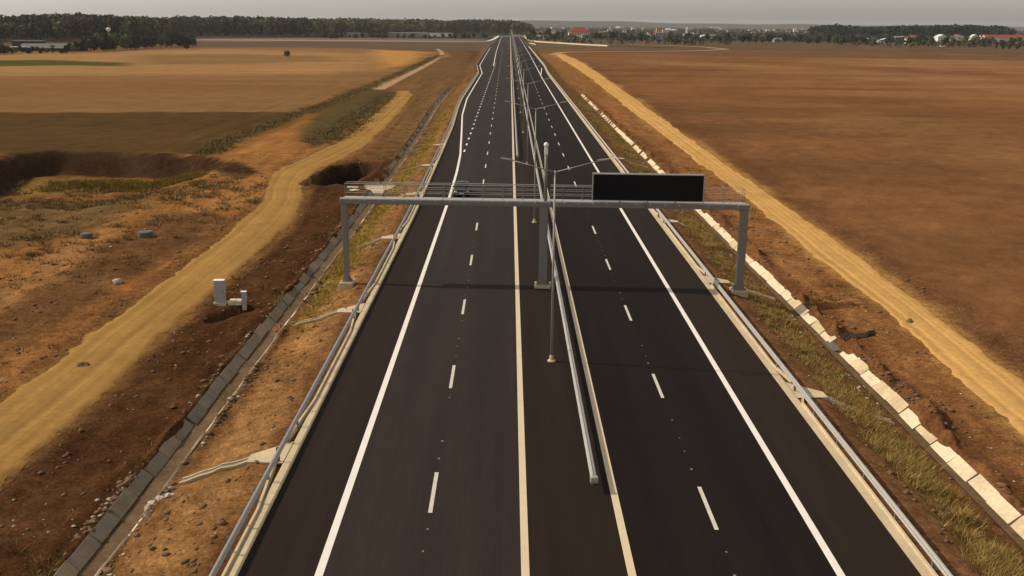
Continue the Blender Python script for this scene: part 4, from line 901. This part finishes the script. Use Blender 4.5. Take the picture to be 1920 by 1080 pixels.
def house(nm, label, cat, px, py, wpx, hpx, wm, rm, roof='gable', rz=0.0, depth=.8, rfrac=.35, z=-.8, win=True, group=None):
    gx, gy = gp(px, py, z); k = gy / F_PX; w, h = wpx * k, hpx * k; d = w * depth; z0 = gh(gx, gy) - .3
    r = empty(nm, (gx, gy + d / 2, z0), rz, label, cat, group); e = h * (1 - rfrac) if roof != 'flat' else h - .5
    MB().box((0, 0, e / 2), (w, d, e)).build('wall', wm, r); o = .5
    if roof == 'gable':
        mb = MB(); mb.rings([[(-w / 2 - o, -d / 2 - o, e), (-w / 2 - o, 0, h), (-w / 2 - o, d / 2 + o, e), (-w / 2 - o, 0, h - .5)], [(w / 2 + o, -d / 2 - o, e), (w / 2 + o, 0, h), (w / 2 + o, d / 2 + o, e), (w / 2 + o, 0, h - .5)]]); mb.build('roof', rm, r)
        for s in (-1, 1): n = MB(); n.v += [(s * w / 2, -d / 2, e), (s * w / 2, d / 2, e), (s * w / 2, 0, h - .4)]; n.f.append((0, 1, 2)); n.build('gable_wall', wm, r)
    elif roof == 'front':                                             # gable facing the motorway
        mb = MB(); mb.rings([[(-w / 2 - o, -d / 2 - o, e), (0, -d / 2 - o, h - .5), (w / 2 + o, -d / 2 - o, e), (0, -d / 2 - o, h)], [(-w / 2 - o, d / 2 + o, e), (0, d / 2 + o, h - .5), (w / 2 + o, d / 2 + o, e), (0, d / 2 + o, h)]]); mb.build('roof', rm, r)
        n = MB(); n.v += [(-w / 2, -d / 2, e), (w / 2, -d / 2, e), (0, -d / 2, h - .45)]; n.f.append((0, 1, 2)); n.build('gable_wall', wm, r)
    elif roof == 'hip':
        a, b = w / 2 + o, d / 2 + o; c = max(w / 2 - d / 2, .1); mb = MB(); mb.v += [(-a, -b, e), (a, -b, e), (a, b, e), (-a, b, e), (-c, 0, h), (c, 0, h)]; mb.f += [(0, 1, 5, 4), (1, 2, 5), (2, 3, 4, 5), (3, 0, 4), (3, 2, 1, 0)]; mb.build('roof', rm, r)
    else: MB().box((0, 0, h - .25), (w + .8, d + .8, .5)).build('roof', rm, r)
    if win:
        st = max(1, int(e / 3.2)); nw = max(2, min(8, int(w / 3)))
        for a in range(st):
            for b in range(nw):
                if a == 0 and b == nw // 2: MB().box((-w / 2 + (b + .5) * w / nw, -d / 2 - .02, 1.3), (1.1, .10, 2.2)).build('door', M['pane'], r); continue
                MB().box((-w / 2 + (b + .5) * w / nw, -d / 2 - .02, e * (a + .55) / st), (w / nw * .42, .10, e / st * .42)).build('window', M['pane'], r)
    if roof in ('gable', 'hip') and w < 22: MB().box((w * .2, d * .12, h * .98), (.7, .7, 1.4)).build('chimney', W_GREY, r)
    return r
# left: sheds among trees
house('shed', 'long low grey-roofed shed among trees at the far left', 'shed', 92, 96, 110, 14, W_DARK, R_MID, 'gable', .0, .35, .55, -1, False)
house('shed', 'pale-edged roofed shed behind the grey one at the far left', 'shed', 50, 90, 52, 14, W_DARK, R_GREY, 'flat', .0, .4, .2, -1, False)
house('shed', 'small shed with a pale flat roof in front at the far left', 'shed', 32, 96, 26, 9, W_DARK, R_PALE, 'flat', .02, .5, .2, -1, False)
house('shed', 'long white-roofed shed behind the trees left of the field', 'shed', 240, 76, 38, 14, W_GREY, R_PALE, 'flat', -.03, .3, .2, -1, False)
house('shed', 'long grey-roofed hall beside the white-roofed shed, left', 'shed', 285, 76, 48, 16, W_GREY, R_GREY, 'gable', 0, .4, .3, -1, False)
tw = gp(206, 84, -1); wt = empty('water_tower', (tw[0], tw[1], -1.2), 0, 'white water tower rising above the left tree belt', 'water tower')
MB().tube((0, 0, 0), (0, 0, 11.6), .55, .45, n=10).build('stem', W_GREY, wt); MB().lathe((0, 0, 11.2), [(.5, 0), (1.7, 1.2), (1.9, 2.2), (1.6, 3.0), (.6, 3.5), (.02, 3.6)], 14).build('tank', W_WHITE, wt, smooth=True)
house('shed', 'short white-roofed shed left of the middle trees', 'shed', 663, 69.5, 22, 8, W_GREY, R_PALE, 'flat', 0, .5, .2, -1, False)
house('shed', 'small pale-roofed shed beside the short white one', 'shed', 684, 69, 8, 7, W_GREY, R_PALE, 'flat', 0, .6, .2, -1, False)
house('warehouse', 'long pale-roofed warehouse behind the ramp, left of the motorway', 'warehouse', 765, 69, 70, 7.5, W_GREY, R_PALE, 'flat', 0, .3, .2, -1, False)
house('warehouse', 'pale warehouse with white end wall nearest the motorway', 'warehouse', 826, 68.5, 42, 6.5, W_WHITE, R_PALE, 'flat', 0, .3, .2, -1, False)
# right: village edge
H = house
H('house', 'white house with grey roof just right of the motorway end', 'house', 1024, 73.5, 9, 8, W_WHITE, R_GREY, 'flat', .1)
H('house', 'low dark house with trees just right of the motorway end', 'house', 1012, 73.5, 9, 8, W_DARK, R_GREY, 'gable', .0)
H('billboard_house', 'white cube-shaped upper storey above the dark hall', 'house', 1038, 69, 7, 12, W_WHITE, R_PALE, 'flat', .0)
H('hall', 'dark flat hall in front of the white cube-shaped storey', 'hall', 1047, 74, 20, 9, W_DARK, R_DARK, 'flat', 0, .6, .2, -.8, False)
H('house', 'big house with a wide red roof near the motorway end', 'house', 1086, 73, 38, 21, W_CREAM, R_RED, 'hip', .05, .5, .45)
H('house', 'narrow white house wing below the wide red roof', 'house', 1094, 75, 7, 12, W_WHITE, R_RED, 'flat', .0)
H('hall', 'blue-grey hall right of the red-roofed house', 'hall', 1106, 74.5, 14, 9, W_BLUE, R_GREY, 'flat', 0, .6)
H('house', 'brown-roofed house left of the red roof', 'house', 1014, 67, 18, 8, W_CREAM, R_BROWN, 'hip', 0)
H('house', 'low red-roofed house behind the village trees', 'house', 1224, 68, 18, 8, W_WHITE, R_RED, 'gable', .1)
H('house', 'orange apartment block above the blue house', 'house', 1236, 66, 10, 13, W_ORANGE, R_BROWN, 'flat')
H('house', 'white block right of the orange one', 'house', 1247, 66, 9, 9.5, W_WHITE, R_PALE, 'flat')
H('house', 'blue-grey three-storey house at the village edge', 'house', 1237, 77.5, 15, 16, W_BLUE, R_PALE, 'flat', -.1)
H('house', 'small white house left of the blue one', 'house', 1200, 72, 6, 6, W_WHITE, R_PALE, 'flat')
H('house', 'small white house touching the red-roofed house', 'house', 1216, 71, 8, 6, W_WHITE, R_GREY, 'gable')
H('tower', 'slender white church tower in the village', 'tower', 1288, 66, 3.6, 14.5, W_WHITE, R_PALE, 'hip', 0, 1, .2, -.8, False)
H('tower', 'lower white tower in front of the church tower', 'tower', 1282, 75, 2.6, 12, W_WHITE, R_PALE, 'flat', 0, 1, .2, -.8, False)
H('house', 'long low white house among dark trees in the village', 'house', 1328, 73, 26, 7.5, W_WHITE, R_PALE, 'gable', .1, .4, .3)
H('house', 'house with a white roof far up in the village', 'house', 1262, 61, 8, 6, W_WHITE, R_PALE, 'gable', .3)
H('house', 'dark-roofed hall below the horizon, centre right', 'hall', 1328, 61, 22, 8, W_DARK, R_DARK, 'gable', .0, .5)
H('shed', 'long white roof far behind the dark-roofed hall', 'shed', 1342, 54, 18, 3.2, W_WHITE, R_PALE, 'flat', 0, .3, .2, -.5, False)
for i, (px, py, w, h, a, b, c, lab) in enumerate(((1144, 59, 9, 4.5, W_CREAM, R_BROWN, 'gable', 'brown-roofed far house left of the tall trees'), (1155, 73, 6, 5, W_WHITE, R_GREY, 'gable', 'white cottage with grey roof amid the dark village trees'), (1362, 61, 4, 5, W_WHITE, R_PALE, 'flat', 'small white far house right of the dark hall'),
      (1390, 60, 4, 4, W_WHITE, R_RED, 'front', 'tiny white far house with red gable'), (1408, 58, 8, 4, W_CREAM, R_RED, 'hip', 'far red-roofed house near the horizon, right of centre'), (1395, 75, 4, 7, W_WHITE, R_PALE, 'flat', 'narrow white house standing among olive trees'),
      (1458, 79, 14, 8, W_GREY, R_GREY, 'gable', 'grey house half hidden by trees at the village edge'), (1490, 58, 5, 4, W_WHITE, R_PALE, 'gable', 'small white far house left of the right wood'), (1548, 67, 7, 6, W_WHITE, R_BROWN, 'gable', 'white house with brown roof below the right wood'),
      (1572, 63, 6, 4, W_WHITE, R_RED, 'gable', 'small red-roofed house below the right wood'), (1607, 71, 8, 6, W_WHITE, R_GREY, 'gable', 'white house with grey roof left of the slanted white roof'), (1632, 76, 9, 8, W_CREAM, R_BROWN, 'hip', 'cream house behind the slanted white roof'),
      (1715, 82, 26, 15, W_CREAM, R_BROWN, 'hip', 'brown-roofed house right of the glass office'), (1735, 70, 8, 7, W_WHITE, R_BROWN, 'gable', 'small house between the brown roof and the green trees'), (1766, 78, 18, 13, W_WHITE, R_PALE, 'front', 'white gabled house left of the darker gable'),
      (1797, 77, 20, 12, W_WHITE, R_BROWN, 'front', 'white gabled house with brown roof, third from the red store'), (1828, 78, 14, 13, W_CREAM, R_PALE, 'front', 'cream gabled house beside the red store'), (1843, 77, 10, 12, W_CREAM, R_RED, 'gable', 'narrow red-roofed house touching the store'))):
    H('house', lab, 'house', px, py, w, h, a, b, c, random.uniform(-.15, .15))
H('store', 'long store with a bright red roof at the right edge', 'store', 1892, 81, 84, 15, W_WHITE, R_RED, 'gable', 0, .3, .45)
MB_ = MB().box((0, 0, 0), (14, 1.2, .9)); gx, gy = gp(1866, 81, -.8); tag(MB_.build('roof_sign', W_WHITE, None, (gx, gy + 3.5, 5.6)), 'white sign strip along the red store roof', 'sign')
H('hall', 'dark green-roofed hall in front of the red store', 'hall', 1902, 86, 42, 12, W_DARK, R_GREEN, 'hip', 0, .4, .4, -.8, False)
gx, gy = gp(1686, 82.5, -.8); k = gy / F_PX; of = empty('glass_office', (gx, gy, -1.1), -.25, 'dark glass office block with a white slanting roof', 'office')
MB().hexa([(-4.6, 0, 0), (4.6, 0, 0), (4.6, 6, 0), (-4.6, 6, 0), (-4.6, 0, 8.0), (4.6, 0, 8.7), (4.6, 6, 8.7), (-4.6, 6, 8.0)]).build('glazing', M['pane'], of)
MB().hexa([(-5.8, -.8, 8.02), (5.4, -.8, 8.82), (5.4, 6.8, 8.82), (-5.8, 6.8, 8.02), (-5.8, -.8, 8.9), (5.4, -.8, 9.6), (5.4, 6.8, 9.6), (-5.8, 6.8, 8.9)]).build('roof', W_WHITE, of)
for a in (-2.4, .4, 2.6): MB().box((a, -.06, 4), (.35, .2, 7.8)).build('mullion', W_BLUE, of)
MB().box((5.0, 2.6, 4.4), (.7, 6, 8.6)).build('wall', W_GREY, of)
gx, gy = gp(1654, 81, -.8); sr = empty('canopy_building', (gx, gy, -1.1), .1, 'white building with a slanted white canopy roof left of the glass office', 'building')
MB().box((-1, 2, 1.6), (9, 5, 3.2)).build('wall', W_WHITE, sr); MB().hexa([(-5, -1, 3.22), (5.5, -1, 5.6), (5.5, 5, 5.6), (-5, 5, 3.22), (-5, -1, 4.1), (5.5, -1, 6.5), (5.5, 5, 6.5), (-5, 5, 4.1)]).build('roof', W_WHITE, sr)
gx, gy = gp(1766, 88.5, -.8); vn = empty('van', (gx, gy, -.75), 1.45, 'white van parked at the far edge of the brown field', 'van')
MB().hexa([(-.9, -2.4, .4), (.9, -2.4, .4), (.9, 2.4, .4), (-.9, 2.4, .4), (-.85, -2.3, 2.3), (.85, -2.3, 2.3), (.85, 1.5, 2.3), (-.85, 1.5, 2.3)]).bev('body', M['white'], vn, w=.1)
MB().hexa([(-.8, 2.06, 1.3), (.8, 2.06, 1.3), (.8, 2.12, 1.3), (-.8, 2.12, 1.3), (-.75, 1.58, 2.15), (.75, 1.58, 2.15), (.75, 1.64, 2.15), (-.75, 1.64, 2.15)]).build('windscreen', M['glass'], vn)
for s in (-1, 1):
    for yy in (-1.5, 1.5): MB().tube((s * .7, yy, .35), (s * .93, yy, .35), .35, n=12).build('wheel', M['dark'], vn)
rr = random.Random(9)
for i in range(120):                                                  # roofs dotted through the far village
    px = rr.uniform(1000, 1915); py = HORIZON + (px - 960) * math.tan(ROLL) + rr.uniform(6.5, 17)
    wpx, hpx = rr.uniform(3, 8), rr.uniform(2.2, 4.5)
    wm, rm = rr.choice(((W_WHITE, R_BROWN), (W_WHITE, R_PALE), (W_CREAM, R_RED), (W_WHITE, R_RED), (W_CREAM, R_BROWN), (W_GREY, R_GREY), (W_WHITE, R_GREY)))
    H('house', 'distant %s house with %s roof in the far village, %s' % ({W_WHITE.name: 'white', W_CREAM.name: 'cream', W_GREY.name: 'grey'}[wm.name], {R_BROWN.name: 'brown', R_PALE.name: 'pale', R_RED.name: 'red', R_GREY.name: 'grey'}[rm.name], 'above the red-roofed house' if px < 1130 else 'left of the church tower' if px < 1288 else 'right of the church tower' if px < 1500 else 'below the right-hand wood' if px < 1850 else 'above the red store'), 'house', px, py, wpx, hpx, wm, rm, rr.choice(('gable', 'hip', 'gable', 'front')), rr.uniform(-.5, .5), .8, .4, -.5, False, 'distant village houses')
# slim poles among the houses
for i, (px, py, h, lab) in enumerate(((1113.5, 75, 18, 'pale slim pole right of the red-roofed house'), (1206, 82, 13, 'slim dark pole left of the blue house'), (1293, 83, 14, 'slim pole in the far field below the church'), (1381, 80, 15, 'slim pale pole at the village edge, right of the long white house'))):
    gx, gy = gp(px, py, -.8); o = MB().tube((0, 0, 0), (0, 0, h * gy / F_PX), .22, .15, n=8).build('pole', W_GREY, None, (gx, gy, -.9)); tag(o, lab, 'pole', 'slim poles at the village edge')

# ------------------------------------------------------------------ slip roads and barriers where the motorway ends
def barrier(pts, label, h=.9, w=.5, m=None, z=0.0): return ribbon('barrier', pts, w, z, m or M['slab'], h, label, 'barrier')
ribbon('slip_road', [gp(300, 74.6, -1), gp(600, 75.6, -1), gp(820, 76.4, -1), gp(902, 76.6, -1), gp(918, 75.2, -1), gp(930, 71, -1)], 9, .25, M['asphalt_l'], kind='structure')
barrier([gp(365, 75.9, -1), gp(600, 77.2, -1), gp(820, 78.6, -1), gp(905, 79.0, -1), gp(920, 78.0, -1), gp(936, 69.5, -1)], 'pale barrier along the left slip road', 1.2, 3.2, M['white'])
ribbon('slip_road', [gp(985, 71, -.7), gp(995, 77, -.7), gp(1060, 81.5, -.7), gp(1140, 86, -.7), gp(1260, 90, -.7)], 9, .25, M['asphalt_l'], kind='structure')
barrier([gp(983, 68, -.7), gp(986, 73, -.7), gp(996, 78.4, -.7), gp(1045, 81.5, -.7), gp(1090, 84.5, -.7), gp(1140, 87, -.7)], 'pale barrier along the right slip road', 1.3, 1.4)
barrier([(-27, ROAD_END + 14), (0, ROAD_END + 12), (24, ROAD_END + 14)], 'pale barrier across the far end of the motorway', 1.6, .6)
barrier([(6, ROAD_END + 190), (24, ROAD_END + 192), (32, ROAD_END + 190)], 'second pale barrier behind the far end of the motorway', 1.8, .6)
ribbon('cross_road', [(-320, ROAD_END + 60), (0, ROAD_END + 30), (260, ROAD_END + 80)], 16, .1, M['asphalt_l'], kind='structure')
barrier([gp(1004, 84.5, -.7), gp(1002, 83, -.7), gp(993, 81, -.7)], 'short curved pale kerb inside the right slip road', .8, .8)

# ------------------------------------------------------------------ thin haze over the plain
hz = bpy.data.materials.new('haze_air'); hz.use_nodes = True; t = hz.node_tree; t.nodes.clear()
pv = t.nodes.new('ShaderNodeVolumePrincipled'); pv.inputs['Color'].default_value = (.92, .92, .92, 1); pv.inputs['Density'].default_value = 0.000042; pv.inputs['Anisotropy'].default_value = 0.2
mo = t.nodes.new('ShaderNodeOutputMaterial'); t.links.new(pv.outputs[0], mo.inputs['Volume'])
tag(MB().box((0, 6900, 37), (19000, 15000, 90)).build('haze', hz), kind='stuff')
